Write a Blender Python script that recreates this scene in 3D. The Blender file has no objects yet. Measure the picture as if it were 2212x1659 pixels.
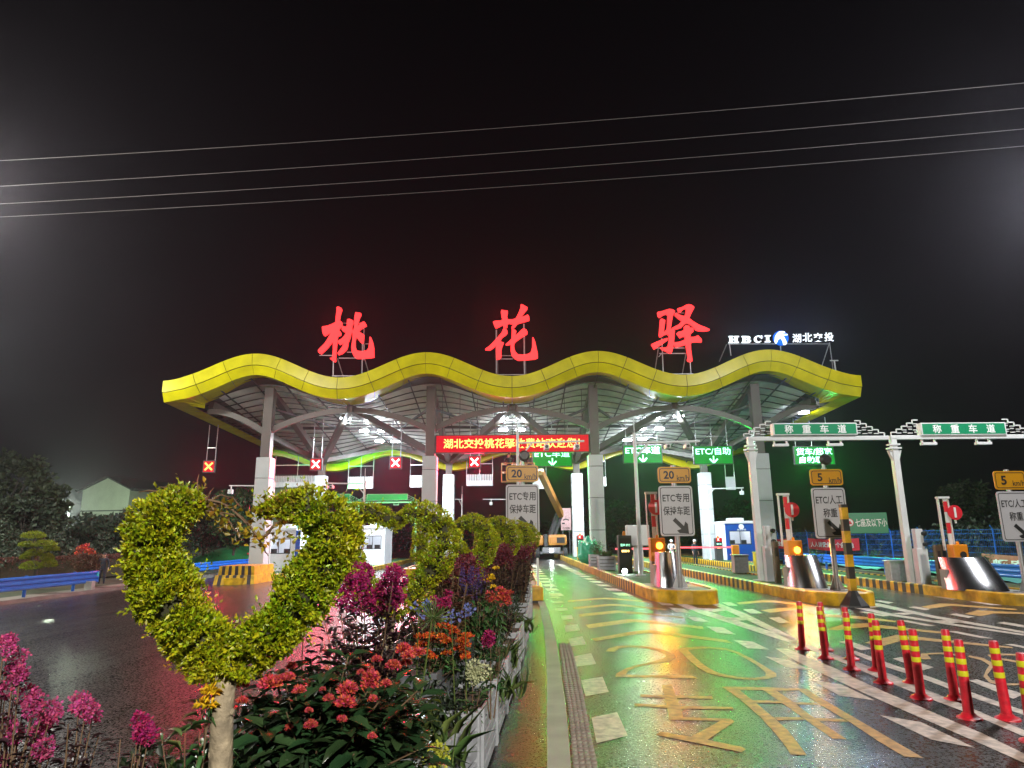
import bpy, bmesh, math, random
import numpy as np
from mathutils import Vector, Matrix
S = bpy.context.scene
COL = S.collection
rad = math.radians
random.seed(7)
# ------------------------------------------------------------------ camera
F = 1450.0; PITCH = rad(12.9); ROLL = rad(0.45); H = 1.75
_f = Vector((0, math.cos(PITCH), math.sin(PITCH)))
_u0 = Vector((0, -math.sin(PITCH), math.cos(PITCH))); _r0 = Vector((1, 0, 0))
_u = _u0*math.cos(ROLL) + _r0*math.sin(ROLL); _r = _r0*math.cos(ROLL) - _u0*math.sin(ROLL)
EYE = Vector((0, 0, H))
cd = bpy.data.cameras.new('camera'); cam = bpy.data.objects.new('camera', cd); COL.objects.link(cam)
cam.matrix_world = Matrix(((_r.x, _u.x, -_f.x, 0), (_r.y, _u.y, -_f.y, 0), (_r.z, _u.z, -_f.z, H), (0, 0, 0, 1)))
cd.sensor_width = 36; cd.lens = F/2212*36; cd.clip_start = 0.05; cd.clip_end = 3000
S.camera = cam
# ------------------------------------------------------------------ world: night sky with town glow
W = bpy.data.worlds.new('World'); S.world = W; W.use_nodes = True
wn = W.node_tree.nodes; wl = W.node_tree.links; wn.clear()
wo = wn.new('ShaderNodeOutputWorld'); wb = wn.new('ShaderNodeBackground'); wl.new(wb.outputs[0], wo.inputs[0])
sk = wn.new('ShaderNodeTexSky'); sk.sky_type = 'NISHITA'; sk.sun_disc = False; sk.sun_elevation = rad(-4); sk.sun_rotation = rad(200)
tc = wn.new('ShaderNodeTexCoord'); sx = wn.new('ShaderNodeSeparateXYZ'); wl.new(tc.outputs['Generated'], sx.inputs[0])
rp = wn.new('ShaderNodeValToRGB'); wl.new(sx.outputs['Z'], rp.inputs[0])
cr = rp.color_ramp; cr.elements[0].position = 0.0; cr.elements[0].color = (.0030, .0026, .0030, 1)
cr.elements[1].position = 0.75; cr.elements[1].color = (.0007, .0006, .0008, 1)
e = cr.elements.new(.30); e.color = (.0040, .0026, .0034, 1)
ms = wn.new('ShaderNodeMixRGB'); ms.blend_type = 'ADD'; ms.inputs[0].default_value = .02
wl.new(rp.outputs[0], ms.inputs[1]); wl.new(sk.outputs[0], ms.inputs[2]); wl.new(ms.outputs[0], wb.inputs[0])
wb.inputs[1].default_value = 1.0
S.view_settings.view_transform = 'Standard'; S.view_settings.look = 'None'; S.view_settings.gamma = 1
S.view_settings.exposure = 0
cy = S.cycles; cy.use_denoising = True; cy.sample_clamp_indirect = 4; cy.sample_clamp_direct = 60
cy.max_bounces = 6; cy.diffuse_bounces = 3; cy.glossy_bounces = 3; cy.transmission_bounces = 3; cy.transparent_max_bounces = 6
cy.volume_bounces = 0; cy.caustics_reflective = False; cy.caustics_refractive = False
cy.use_adaptive_sampling = False; cy.use_light_tree = True
# ------------------------------------------------------------------ projection helpers (photo measured in a 2212 x 1659 frame)
def ray(u, v): return _f*F + _r*(u-1106) + _u*(829.5-v)
def D(u, v, Y):
    d = ray(u, v); return EYE + d*(Y/d.y)
def gz(x):
    if x < -1: return -.045*min(14, -1-x)
    if x > 3: return -.025*min(20, x-3)
    return 0.0
def G(u, v, dz=0.0):
    d = ray(u, v); z = dz
    for _ in range(12):
        t = (z-H)/d.z; p = EYE + d*t; z = .5*z + .5*(gz(p.x)+dz)
    return Vector((p.x, p.y, gz(p.x)+dz))
def Z3(x, y): return (2050+.52*x)*.54, (2300+.52*y)*.54
def Z4(x, y): return (2946+.52*x)*.54, (2300+.52*y)*.54
# ------------------------------------------------------------------ materials
MATS = {}
def mat(name, c, rough=.6, metal=0., vary=.25, vscale=6., bump=.0, bscale=60., coat=0., spec=.5, trans=0., island=0., c2=None, alpha=1):
    if name in MATS: return MATS[name]
    m = bpy.data.materials.new(name); m.use_nodes = True; MATS[name] = m
    n = m.node_tree.nodes; l = m.node_tree.links; b = n['Principled BSDF']
    b.inputs['Roughness'].default_value = rough; b.inputs['Metallic'].default_value = metal
    b.inputs['Specular IOR Level'].default_value = spec; b.inputs['Coat Weight'].default_value = coat
    if trans: b.inputs['Transmission Weight'].default_value = trans
    g = n.new('ShaderNodeTexCoord'); no = n.new('ShaderNodeTexNoise'); no.inputs['Scale'].default_value = vscale; no.inputs['Detail'].default_value = 5
    l.new(g.outputs['Object'], no.inputs['Vector'])
    r = n.new('ShaderNodeValToRGB'); l.new(no.outputs['Fac'], r.inputs[0])
    r.color_ramp.elements[0].position = .3; r.color_ramp.elements[1].position = .7
    a = tuple(x*(1-vary) for x in c); d = c2 or tuple(min(1, x*(1+vary*.5)) for x in c)
    r.color_ramp.elements[0].color = (*a, 1); r.color_ramp.elements[1].color = (*d, 1)
    out = r.outputs[0]
    if island:
        ge = n.new('ShaderNodeNewGeometry'); hs = n.new('ShaderNodeHueSaturation')
        mr = n.new('ShaderNodeMapRange'); l.new(ge.outputs['Random Per Island'], mr.inputs[0])
        mr.inputs[3].default_value = 1-island; mr.inputs[4].default_value = 1+island
        l.new(mr.outputs[0], hs.inputs['Value'])
        m2 = n.new('ShaderNodeMapRange'); mu = n.new('ShaderNodeMath'); mu.operation = 'FRACT'
        mm = n.new('ShaderNodeMath'); mm.operation = 'MULTIPLY'; mm.inputs[1].default_value = 7.31
        l.new(ge.outputs['Random Per Island'], mm.inputs[0]); l.new(mm.outputs[0], mu.inputs[0]); l.new(mu.outputs[0], m2.inputs[0])
        m2.inputs[3].default_value = .5-.045*island*2; m2.inputs[4].default_value = .5+.035*island*2
        l.new(m2.outputs[0], hs.inputs['Hue']); l.new(out, hs.inputs['Color']); out = hs.outputs[0]
    l.new(out, b.inputs['Base Color'])
    if bump:
        nb = n.new('ShaderNodeTexNoise'); nb.inputs['Scale'].default_value = bscale; nb.inputs['Detail'].default_value = 3
        l.new(g.outputs['Object'], nb.inputs['Vector']); bp = n.new('ShaderNodeBump'); bp.inputs['Strength'].default_value = bump
        bp.inputs['Distance'].default_value = .02; l.new(nb.outputs['Fac'], bp.inputs['Height']); l.new(bp.outputs[0], b.inputs['Normal'])
    return m
def emit(name, c, k, base=None):
    if name in MATS: return MATS[name]
    m = bpy.data.materials.new(name); m.use_nodes = True; MATS[name] = m
    b = m.node_tree.nodes['Principled BSDF']
    b.inputs['Base Color'].default_value = (*(base or tuple(min(.6, x) for x in c)), 1); b.inputs['Roughness'].default_value = .5
    b.inputs['Specular IOR Level'].default_value = .1; b.inputs['Emission Color'].default_value = (*c, 1); b.inputs['Emission Strength'].default_value = k
    return m
def leafmat(name, c, rough=.42, island=.35, sss=.25, c2=None):
    m = mat(name, c, rough=rough, vary=.3, vscale=5, island=island, c2=c2)
    if 'tl' in m: return m
    m['tl'] = 1; n = m.node_tree.nodes; l = m.node_tree.links; b = n['Principled BSDF']; o = n['Material Output']
    t = n.new('ShaderNodeBsdfTranslucent'); mx = n.new('ShaderNodeMixShader'); mx.inputs[0].default_value = sss
    l.new(b.inputs['Base Color'].links[0].from_socket, t.inputs[0]); l.new(b.outputs[0], mx.inputs[1]); l.new(t.outputs[0], mx.inputs[2]); l.new(mx.outputs[0], o.inputs[0])
    return m
# ------------------------------------------------------------------ mesh builder
class MB:
    def __init__(s): s.v = []; s.f = []; s.m = []
    def add(s, vs, fs, mi=0, M=None):
        k = len(s.v)
        s.v += [tuple(M @ Vector(p)) if M else tuple(p) for p in vs]
        s.f += [tuple(i+k for i in f) for f in fs]; s.m += [mi]*len(fs); return s
    def box(s, x0, x1, y0, y1, z0, z1, mi=0, M=None, ch=0.0):
        if ch:
            c = ch; vs = []; 
            bm = bmesh.new(); bmesh.ops.create_cube(bm, size=1)
            for w in bm.verts: w.co = Vector(((x0+x1)/2+w.co.x*(x1-x0), (y0+y1)/2+w.co.y*(y1-y0), (z0+z1)/2+w.co.z*(z1-z0)))
            bmesh.ops.bevel(bm, geom=bm.edges[:], offset=c, segments=2, affect='EDGES', profile=.6)
            bm.verts.index_update(); vs = [w.co[:] for w in bm.verts]; fs = [[w.index for w in f.verts] for f in bm.faces]; bm.free()
            return s.add(vs, fs, mi, M)
        vs = [(x0,y0,z0),(x1,y0,z0),(x1,y1,z0),(x0,y1,z0),(x0,y0,z1),(x1,y0,z1),(x1,y1,z1),(x0,y1,z1)]
        return s.add(vs, [(0,3,2,1),(4,5,6,7),(0,1,5,4),(1,2,6,5),(2,3,7,6),(3,0,4,7)], mi, M)
    def tube(s, pts, r, n=8, mi=0, caps=True, M=None):
        pts = [Vector(p) for p in pts]; rs = r if isinstance(r, (list, tuple)) else [r]*len(pts)
        vs = []; fs = []
        for i, p in enumerate(pts):
            a = pts[max(0, i-1)]; b = pts[min(len(pts)-1, i+1)]; t = (b-a).normalized()
            q = Vector((0, 0, 1)) if abs(t.z) < .9 else Vector((1, 0, 0))
            e1 = t.cross(q).normalized(); e2 = t.cross(e1).normalized()
            for k in range(n):
                an = 2*math.pi*(k+.5)/n; vs.append(p + e1*math.cos(an)*rs[i] + e2*math.sin(an)*rs[i])
        for i in range(len(pts)-1):
            for k in range(n): fs.append((i*n+k, i*n+(k+1) % n, (i+1)*n+(k+1) % n, (i+1)*n+k))
        if caps: fs.append(tuple(range(n-1, -1, -1))); fs.append(tuple((len(pts)-1)*n+k for k in range(n)))
        return s.add(vs, fs, mi, M)
    def bar(s, a, b, w, mi=0, h=None):  # rectangular beam
        a = Vector(a); b = Vector(b); t = (b-a).normalized(); q = Vector((0, 0, 1)) if abs(t.z) < .95 else Vector((0, 1, 0))
        e1 = t.cross(q).normalized()*w/2; e2 = e1.cross(t).normalized()*(h or w)/2
        vs = [a-e1-e2, a+e1-e2, a+e1+e2, a-e1+e2, b-e1-e2, b+e1-e2, b+e1+e2, b-e1+e2]
        return s.add(vs, [(0,1,2,3),(7,6,5,4),(0,4,5,1),(1,5,6,2),(2,6,7,3),(3,7,4,0)], mi)
    def lathe(s, prof, n=16, mi=0, M=None):
        vs = []; fs = []
        for r, z in prof:
            for k in range(n): a = 2*math.pi*k/n; vs.append((r*math.cos(a), r*math.sin(a), z))
        for i in range(len(prof)-1):
            for k in range(n): fs.append((i*n+k, i*n+(k+1) % n, (i+1)*n+(k+1) % n, (i+1)*n+k))
        fs.append(tuple(range(n-1, -1, -1))); fs.append(tuple((len(prof)-1)*n+k for k in range(n)))
        return s.add(vs, fs, mi, M)
    def poly(s, pts, thick, mi=0):
        """pts: list of (x,z) -> plate facing -Y with front at y=0 and back at y=thick"""
        n = len(pts); ar = sum(pts[i][0]*pts[(i+1) % n][1]-pts[(i+1) % n][0]*pts[i][1] for i in range(n))
        if ar < 0: pts = pts[::-1]
        vs = [(x, 0, z) for x, z in pts] + [(x, thick, z) for x, z in pts]
        from mathutils.geometry import tessellate_polygon
        tri = tessellate_polygon([[Vector((x, z, 0)) for x, z in pts]])
        fs = [tuple(t) for t in tri] + [tuple(i+n for i in t[::-1]) for t in tri]
        fs += [(i, i+n, (i+1) % n+n, (i+1) % n) for i in range(n)]
        return s.add(vs, fs, mi)
    def xf(s, M): s.v = [tuple(M @ Vector(p)) for p in s.v]; return s
    def build(s, name, mats, parent=None, smooth=False, bevel=0, drape=False):
        me = bpy.data.meshes.new(name); vs = s.v
        if drape: vs = [(x, y, z+gz(x)) for x, y, z in vs]
        me.from_pydata([tuple(p) for p in vs], [], s.f)
        mats = mats if isinstance(mats, (list, tuple)) else [mats]
        for m in mats: me.materials.append(m)
        if len(mats) > 1: me.polygons.foreach_set('material_index', s.m)
        bm = bmesh.new(); bm.from_mesh(me); bmesh.ops.recalc_face_normals(bm, faces=bm.faces); bm.to_mesh(me); bm.free()
        if smooth:
            me.polygons.foreach_set('use_smooth', [True]*len(me.polygons)); me.set_sharp_from_angle(angle=rad(40))
        o = bpy.data.objects.new(name, me); COL.objects.link(o)
        if parent: o.parent = parent
        if bevel:
            b = o.modifiers.new('bevel', 'BEVEL'); b.width = bevel; b.segments = 2; b.limit_method = 'ANGLE'
        return o
def thing(name, label, cat, loc=(0, 0, 0), rz=0, group=None):
    o = bpy.data.objects.new(name, None); COL.objects.link(o); o.location = loc; o.rotation_euler = (0, 0, rz); o.empty_display_size = .2
    o['label'] = label; o['category'] = cat
    if group: o['group'] = group
    return o
def tag(o, label, cat, group=None):
    o['label'] = label; o['category'] = cat
    if group: o['group'] = group
    return o
def struct(o): o['kind'] = 'structure'; return o
def kids(o): return [c for c in ALLK.get(o.name, [])]
def dup(root, loc, rz=None, label=None, sc=None):
    def cp(o, par):
        c = o.copy(); COL.objects.link(c); c.parent = par
        for ch in list(o.children): cp(ch, c)
        return c
    r = cp(root, None); r.location = loc
    if rz is not None: r.rotation_euler = (0, 0, rz)
    if sc: r.scale = sc if isinstance(sc, tuple) else (sc, sc, sc)
    if label: r['label'] = label
    return r
_tc = {}
def textmesh(s, bold=0.0):
    if (s, bold) in _tc: return _tc[(s, bold)]
    c = bpy.data.curves.new('t', 'FONT'); c.body = s; c.size = 1; c.offset = bold; c.resolution_u = 3
    o = bpy.data.objects.new('t', c); COL.objects.link(o)
    me = bpy.data.meshes.new_from_object(o.evaluated_get(bpy.context.evaluated_depsgraph_get()))
    v = [tuple(p.co) for p in me.vertices]; f = [tuple(p.vertices) for p in me.polygons]
    bpy.data.objects.remove(o); bpy.data.curves.remove(c); bpy.data.meshes.remove(me)
    _tc[(s, bold)] = (v, f); return v, f
def text(mb, s, cx, cz, w=None, h=None, y=0.0, mi=0, bold=.012, M=None, shear=0):
    """flat lettering facing -Y centred on (cx, cz)"""
    v, f = textmesh(s, bold)
    if not v: return mb
    x0 = min(p[0] for p in v); x1 = max(p[0] for p in v); z0 = min(p[1] for p in v); z1 = max(p[1] for p in v)
    kx = w/(x1-x0) if w else None; kz = h/(z1-z0) if h else None
    kx = kx or kz; kz = kz or kx
    vs = [(cx+(p[0]-(x0+x1)/2)*kx+shear*(p[1]-z0)*kz, y, cz+(p[1]-(z0+z1)/2)*kz) for p in v]
    return mb.add(vs, f, mi, M)
def lamp(name, kind, loc, energy, color, size=.3, parent=None, target=None, spread=None, spot=None):
    ld = bpy.data.lights.new(name, kind); ld.energy = energy; ld.color = color
    if kind == 'AREA':
        ld.shape = 'DISK'; ld.size = size
        if spread: ld.spread = spread
    else: ld.shadow_soft_size = size
    if kind == 'SPOT': ld.spot_size = spot or rad(120); ld.spot_blend = .6
    o = bpy.data.objects.new(name, ld); COL.objects.link(o)
    o.location = loc
    if target is not None: o.rotation_euler = (Vector(target)-Vector(loc)).to_track_quat('-Z', 'Y').to_euler()
    if parent: o.parent = parent
    return o
def leafarr(P, N, size, wid=.5, fold=.25, curl=.25, rng=None, up=None, near=False):
    """many leaves: P base points, N directions (arrays) -> verts, faces"""
    rng = rng or np.random.default_rng(1); n = len(P)
    N = N/np.maximum(1e-6, np.linalg.norm(N, axis=1, keepdims=True))
    R = rng.normal(size=(n, 3)); 
    if up is not None: R = R*.5+np.array(up)
    Sd = np.cross(N, R); Sd /= np.maximum(1e-6, np.linalg.norm(Sd, axis=1, keepdims=True)); Up = np.cross(Sd, N)
    L = size*rng.uniform(.65, 1.25, (n, 1)); Wd = L*wid
    def pt(a, s, h): return P+N*L*a+Sd*Wd*s+Up*L*h
    if near:
        rows = [pt(0,0,0), pt(.33,-.42,fold*.5), pt(.33,0,0), pt(.33,.42,fold*.5), pt(.7,-.36,fold*.4-curl*.35), pt(.7,0,-curl*.35), pt(.7,.36,fold*.4-curl*.35), pt(1,0,-curl)]
        fc = [(0,2,1),(0,3,2),(1,2,5,4),(2,3,6,5),(4,5,7),(5,6,7)]
    else:
        rows = [pt(0,0,0), pt(.5,-.5,fold*.4), pt(1,0,-curl*.5), pt(.5,.5,fold*.4)]
        fc = [(0,2,1),(0,3,2)]
    k = len(rows); V = np.stack(rows, 1).reshape(-1, 3)
    Fs = [(np.array(f)[None, :]+np.arange(n)[:, None]*k) for f in fc]
    faces = []
    for a in Fs: faces += a.tolist()
    return V, faces
def leafobj(name, V, F_, m, parent=None, smooth=True):
    me = bpy.data.meshes.new(name); me.from_pydata(V.tolist() if hasattr(V, 'tolist') else V, [], F_)
    me.materials.append(m)
    if smooth: me.polygons.foreach_set('use_smooth', [True]*len(me.polygons))
    o = bpy.data.objects.new(name, me); COL.objects.link(o)
    if parent: o.parent = parent
    return o
def joinv(lst):
    V = []; Fc = []; k = 0
    for v, f in lst:
        V.append(np.asarray(v)); Fc += [[i+k for i in q] for q in f]; k += len(v)
    return np.concatenate(V), Fc
# ------------------------------------------------------------------ shared materials
M_white = mat('white_painted_steel', (.62, .64, .64), rough=.38, vary=.08, vscale=3)
M_clad = mat('white_cladding', (.46, .49, .50), rough=.32, vary=.06, vscale=1.5)
M_steel = mat('taupe_painted_steel', (.080, .067, .058), rough=.42, vary=.12, vscale=2)
M_dark = mat('dark_steel', (.04, .04, .042), rough=.5, vary=.2)
M_black = mat('black_plastic', (.015, .015, .016), rough=.45, vary=.2)
M_galv = mat('galvanised_steel', (.42, .43, .44), rough=.38, metal=.7, vary=.18, vscale=9)
M_yel = mat('yellow_fascia_paint', (.62, .56, .002), rough=.27, vary=.2, vscale=1.1, bump=.08, bscale=1.5, coat=.3)
M_yp = mat('yellow_kerb_paint', (.62, .36, .008), rough=.45, vary=.55, vscale=3.2, bump=.2, bscale=25)
M_bp = mat('black_kerb_paint', (.02, .018, .016), rough=.5, vary=.3, vscale=4, bump=.15, bscale=25)
M_org = mat('orange_housing_paint', (.75, .25, .008), rough=.4, vary=.08)
M_conc = mat('pale_concrete', (.30, .29, .26), rough=.75, vary=.25, vscale=3, bump=.3, bscale=30)
M_turf = mat('artificial_turf', (.02, .085, .018), rough=.9, vary=.4, vscale=14, bump=.6, bscale=120)
M_red = mat('red_plastic', (.60, .014, .03), rough=.42, vary=.35, vscale=16, bump=.12, bscale=60)
M_redp = mat('red_sign_sheeting', (.6, .015, .03), rough=.4, vary=.05)
M_sheetw = mat('white_sign_sheeting', (.52, .52, .55), rough=.45, vary=.05, vscale=2)
M_sheety = mat('yellow_sign_sheeting', (.62, .29, .003), rough=.42, vary=.05)
M_sheetg = mat('green_sign_sheeting', (.006, .22, .095), rough=.4, vary=.06)
M_txtb = mat('black_lettering', (.012, .012, .013), rough=.5, vary=0)
M_txtw = mat('white_lettering', (.75, .78, .76), rough=.45, vary=0)
M_blue = mat('blue_painted_steel', (.012, .12, .50), rough=.35, vary=.15, vscale=3)
M_glass = mat('dark_glass', (.02, .024, .03), rough=.08, vary=0)
M_stain = mat('polished_stainless', (.55, .56, .58), rough=.24, metal=1, vary=.12, vscale=2.5, bump=.12, bscale=4)
E_white = emit('white_lamp_glow', (.86, .94, 1), 110)
E_redhot = emit('red_led_core', (1, .42, .38), 3)
E_redpan = emit('red_led_halo_panel', (1, .004, .02), .75, (.01, .003, .003))  # panel face glows to stand in for the bloom around the red LEDs
E_greenhot = emit('green_led_core', (.34, 1, .60), 2.0)
E_greenpan = emit('green_led_halo_panel', (.0, .34, .02), .75, (.004, .01, .005))  # face emission imitates the bloom around the green lettering
E_letter = emit('red_letter_face', (1, .040, .042), 2.2, (.3, .01, .01))
E_amber = emit('amber_lamp_glow', (1, .33, .03), 9)
# ------------------------------------------------------------------ wet asphalt ground
m = bpy.data.materials.new('wet_asphalt'); m.use_nodes = True; MATS['wet_asphalt'] = m
n = m.node_tree.nodes; l = m.node_tree.links; b = n['Principled BSDF']
tcg = n.new('ShaderNodeTexCoord')
def noise(sc, det=4, rough=.6, vec=None, st=None):
    q = n.new('ShaderNodeTexNoise'); q.inputs['Scale'].default_value = sc; q.inputs['Detail'].default_value = det; q.inputs['Roughness'].default_value = rough
    if st:
        mp = n.new('ShaderNodeMapping'); mp.inputs['Scale'].default_value = st; l.new(tcg.outputs['Object'], mp.inputs[0]); l.new(mp.outputs[0], q.inputs['Vector'])
    else: l.new(tcg.outputs['Object'], q.inputs['Vector'])
    return q
n1 = noise(.45, 5); n2 = noise(70, 3); n3 = noise(34, 4, .65); n4 = noise(1.1, 4, .6, st=(1.6, .22, 1)); n5 = noise(17, 4, .7); vo = n.new('ShaderNodeTexVoronoi'); vo.inputs['Scale'].default_value = 95; l.new(tcg.outputs['Object'], vo.inputs['Vector'])
rr = n.new('ShaderNodeMapRange'); l.new(n3.outputs['Fac'], rr.inputs[0]); rr.inputs[1].default_value = .40; rr.inputs[2].default_value = .60; rr.inputs[3].default_value = .12; rr.inputs[4].default_value = .42
ra = n.new('ShaderNodeMath'); ra.operation = 'MULTIPLY_ADD'; l.new(n4.outputs['Fac'], ra.inputs[0]); ra.inputs[1].default_value = .22; ra.inputs[2].default_value = -.10
rs = n.new('ShaderNodeMath'); rs.operation = 'ADD'; l.new(ra.outputs[0], rs.inputs[1]); l.new(rr.outputs[0], rs.inputs[0])
l.new(rs.outputs[0], b.inputs['Roughness'])
cc = n.new('ShaderNodeValToRGB'); l.new(n1.outputs['Fac'], cc.inputs[0]); cc.color_ramp.elements[0].color = (.009, .009, .0095, 1); cc.color_ramp.elements[1].color = (.016, .0155, .015, 1)
cc.color_ramp.elements[0].position = .42; cc.color_ramp.elements[1].position = .6
mx = n.new('ShaderNodeMixRGB'); mx.blend_type = 'MULTIPLY'; mx.inputs[0].default_value = .7
c2 = n.new('ShaderNodeValToRGB'); l.new(n2.outputs['Fac'], c2.inputs[0]); c2.color_ramp.elements[0].position = .35; c2.color_ramp.elements[0].color = (.35, .35, .35, 1); c2.color_ramp.elements[1].position = .68; c2.color_ramp.elements[1].color = (1.7, 1.7, 1.7, 1)
l.new(cc.outputs[0], mx.inputs[1]); l.new(c2.outputs[0], mx.inputs[2]); l.new(mx.outputs[0], b.inputs['Base Color'])
bp = n.new('ShaderNodeBump'); bp.inputs['Strength'].default_value = .28; bp.inputs['Distance'].default_value = .004
b2 = n.new('ShaderNodeBump'); b2.inputs['Strength'].default_value = .35; b2.inputs['Distance'].default_value = .010; l.new(n5.outputs['Fac'], b2.inputs['Height'])
l.new(vo.outputs['Distance'], bp.inputs['Height']); l.new(b2.outputs[0], bp.inputs['Normal']); l.new(bp.outputs[0], b.inputs['Normal'])
b.inputs['Specular IOR Level'].default_value = .42
M_asph = m
def sheet(name, x0, x1, y0, y1, dz, mt, ny=1):
    xs = sorted(set([x0, x1]+[q for q in (-15, -1, 3, 23) if x0 < q < x1])); mb = MB(); k = len(xs)
    ys = [y0+(y1-y0)*i/ny for i in range(ny+1)]
    vs = [(x, y, gz(x)+dz) for y in ys for x in xs]
    fs = [(j*k+i, j*k+i+1, (j+1)*k+i+1, (j+1)*k+i) for j in range(ny) for i in range(k-1)]
    return struct(mb.add(vs, fs).build(name, mt))
sheet('ground', -230, 230, -40, 400, 0, M_asph)
M_dirt = mat('wet_soil', (.085, .062, .042), rough=.85, vary=.5, vscale=1.2, bump=.8, bscale=14)
M_pale = mat('pale_pavement', (.17, .155, .13), rough=.6, vary=.25, vscale=2, bump=.2)
M_mark = mat('white_road_paint', (.56, .47, .40), rough=.48, vary=.5, vscale=11, bump=.35, bscale=90)
M_marky = mat('yellow_road_paint', (.50, .27, .06), rough=.48, vary=.5, vscale=11, bump=.35, bscale=90)
def marks(name, polys, mt, fn, h=.004):
    bm = bmesh.new()
    for P in polys:
        pts = [G(*fn(*q)) for q in P]; vs = [bm.verts.new((p.x, p.y, 0)) for p in pts]
        try: bm.faces.new(vs)
        except Exception: pass
    bmesh.ops.triangulate(bm, faces=bm.faces[:])
    for q in (-15, -1, 3, 23):
        bmesh.ops.bisect_plane(bm, geom=bm.verts[:]+bm.edges[:]+bm.faces[:], plane_co=(q, 0, 0), plane_no=(1, 0, 0))
    for w in bm.verts: w.co.z = gz(w.co.x)+h
    bmesh.ops.recalc_face_normals(bm, faces=bm.faces)
    for f in bm.faces:
        if f.normal.z < 0: f.normal_flip()
    me = bpy.data.meshes.new(name); bm.to_mesh(me); bm.free(); me.materials.append(mt)
    o = bpy.data.objects.new(name, me); COL.objects.link(o); return struct(o)
marks('lane_edge_marking', [
 [(608,1100),(805,1057),(888,1240),(648,1298)], [(528,812),(693,785),(742,903),(562,935)], [(465,630),(605,603),(645,687),(493,707)],
 [(430,492),(537,474),(570,535),(450,550)], [(398,392),(500,380),(522,428),(408,440)], [(370,315),(455,308),(468,338),(385,348)],
 [(335,258),(415,253),(430,272),(345,278)], [(315,205),(385,203),(400,214),(320,219)], [(290,168),(352,166),(368,176),(296,178)],
 [(1155,185),(1215,183),(1520,285),(2180,496),(2212,508),(2212,548),(2100,512),(1450,300)],
 [(1440,183),(1500,185),(1800,300),(2060,430),(2195,498),(2120,496),(1960,420),(1700,300)],
 [(1265,200),(1400,212),(1495,200),(1520,215),(1400,228),(1290,220)], [(1395,252),(1560,262),(1630,255),(1660,272),(1560,285),(1430,272)],
 [(1575,318),(1700,330),(1790,325),(1825,345),(1730,355),(1620,345)],
 [(1105,205),(1200,210),(1245,235),(1150,232)], [(1200,250),(1320,262),(1370,295),(1255,285)], [(1335,320),(1440,330),(1525,365),(1400,355)],
 [(1490,395),(1620,405),(1720,460),(1570,445)], [(1695,500),(1850,515),(1975,575),(1810,565)], [(1010,168),(1100,172),(1140,192),(1050,186)],
 [(1610,212),(1680,212),(1735,237),(1660,237)], [(1770,265),(1850,262),(1925,297),(1830,297)]], M_mark, Z3)
marks('diverging_lane_marking', [
 [(395,509),(480,500),(540,530),(750,610),(1200,770),(1450,880),(1700,980),(2000,1110),(2260,1215),(2260,1268),(1850,1090),(1500,960),(1150,820),(850,690),(560,575),(487,551)],
 [(300,568),(395,570),(560,640),(760,720),(920,800),(1150,905),(1400,1010),(1650,1120),(1900,1225),(2260,1400),(2260,1470),(1900,1310),(1600,1180),(1300,1050),(1000,920),(700,780),(450,660)],
 [(840,583),(920,588),(1200,690),(1500,790),(1850,920),(2260,1062),(2260,1097),(1800,940),(1430,800),(1150,710),(1000,650)],
 [(218,627),(400,655),(580,738),(380,710)], [(570,810),(810,845),(1065,968),(790,930)], [(1100,1080),(1420,1135),(1840,1335),(1500,1270)],
 [(245,330),(330,325),(415,368),(330,372)], [(790,515),(860,505),(1045,570),(960,580)], [(1200,645),(1270,633),(1520,712),(1440,735)], [(1790,815),(1850,805),(2212,920),(2130,955)],
 [(720,205),(800,208),(1200,300),(1700,380),(2212,455),(2212,468),(1700,395),(1150,310),(820,235)], [(1000,212),(1100,220),(1500,310),(2212,435),(2212,450),(1500,330),(1080,240)],
 [(935,245),(1040,243),(1130,240),(1050,254)], [(1190,295),(1340,288),(1380,300),(1290,308)], [(1480,350),(1700,350),(1750,363),(1640,374)],
 [(1060,200),(1100,195),(1210,213),(1170,222)], [(1325,250),(1370,243),(1495,265),(1450,272)], [(1635,303),(1690,297),(1835,323),(1780,332)], [(2005,370),(2060,362),(2212,387),(2212,405)],
 [(935,285),(990,283),(1180,315),(1130,320)], [(1235,350),(1310,350),(1540,393),(1470,395)], [(1595,430),(1700,435),(1975,490),(1880,487)], [(2060,535),(2130,533),(2212,550),(2212,565)],
 [(1505,165),(1560,165),(1725,185),(1660,190)], [(1790,205),(1860,207),(2040,232),(1960,233)], [(2010,212),(2060,212),(2212,232),(2212,242)]], M_mark, Z4)
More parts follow.
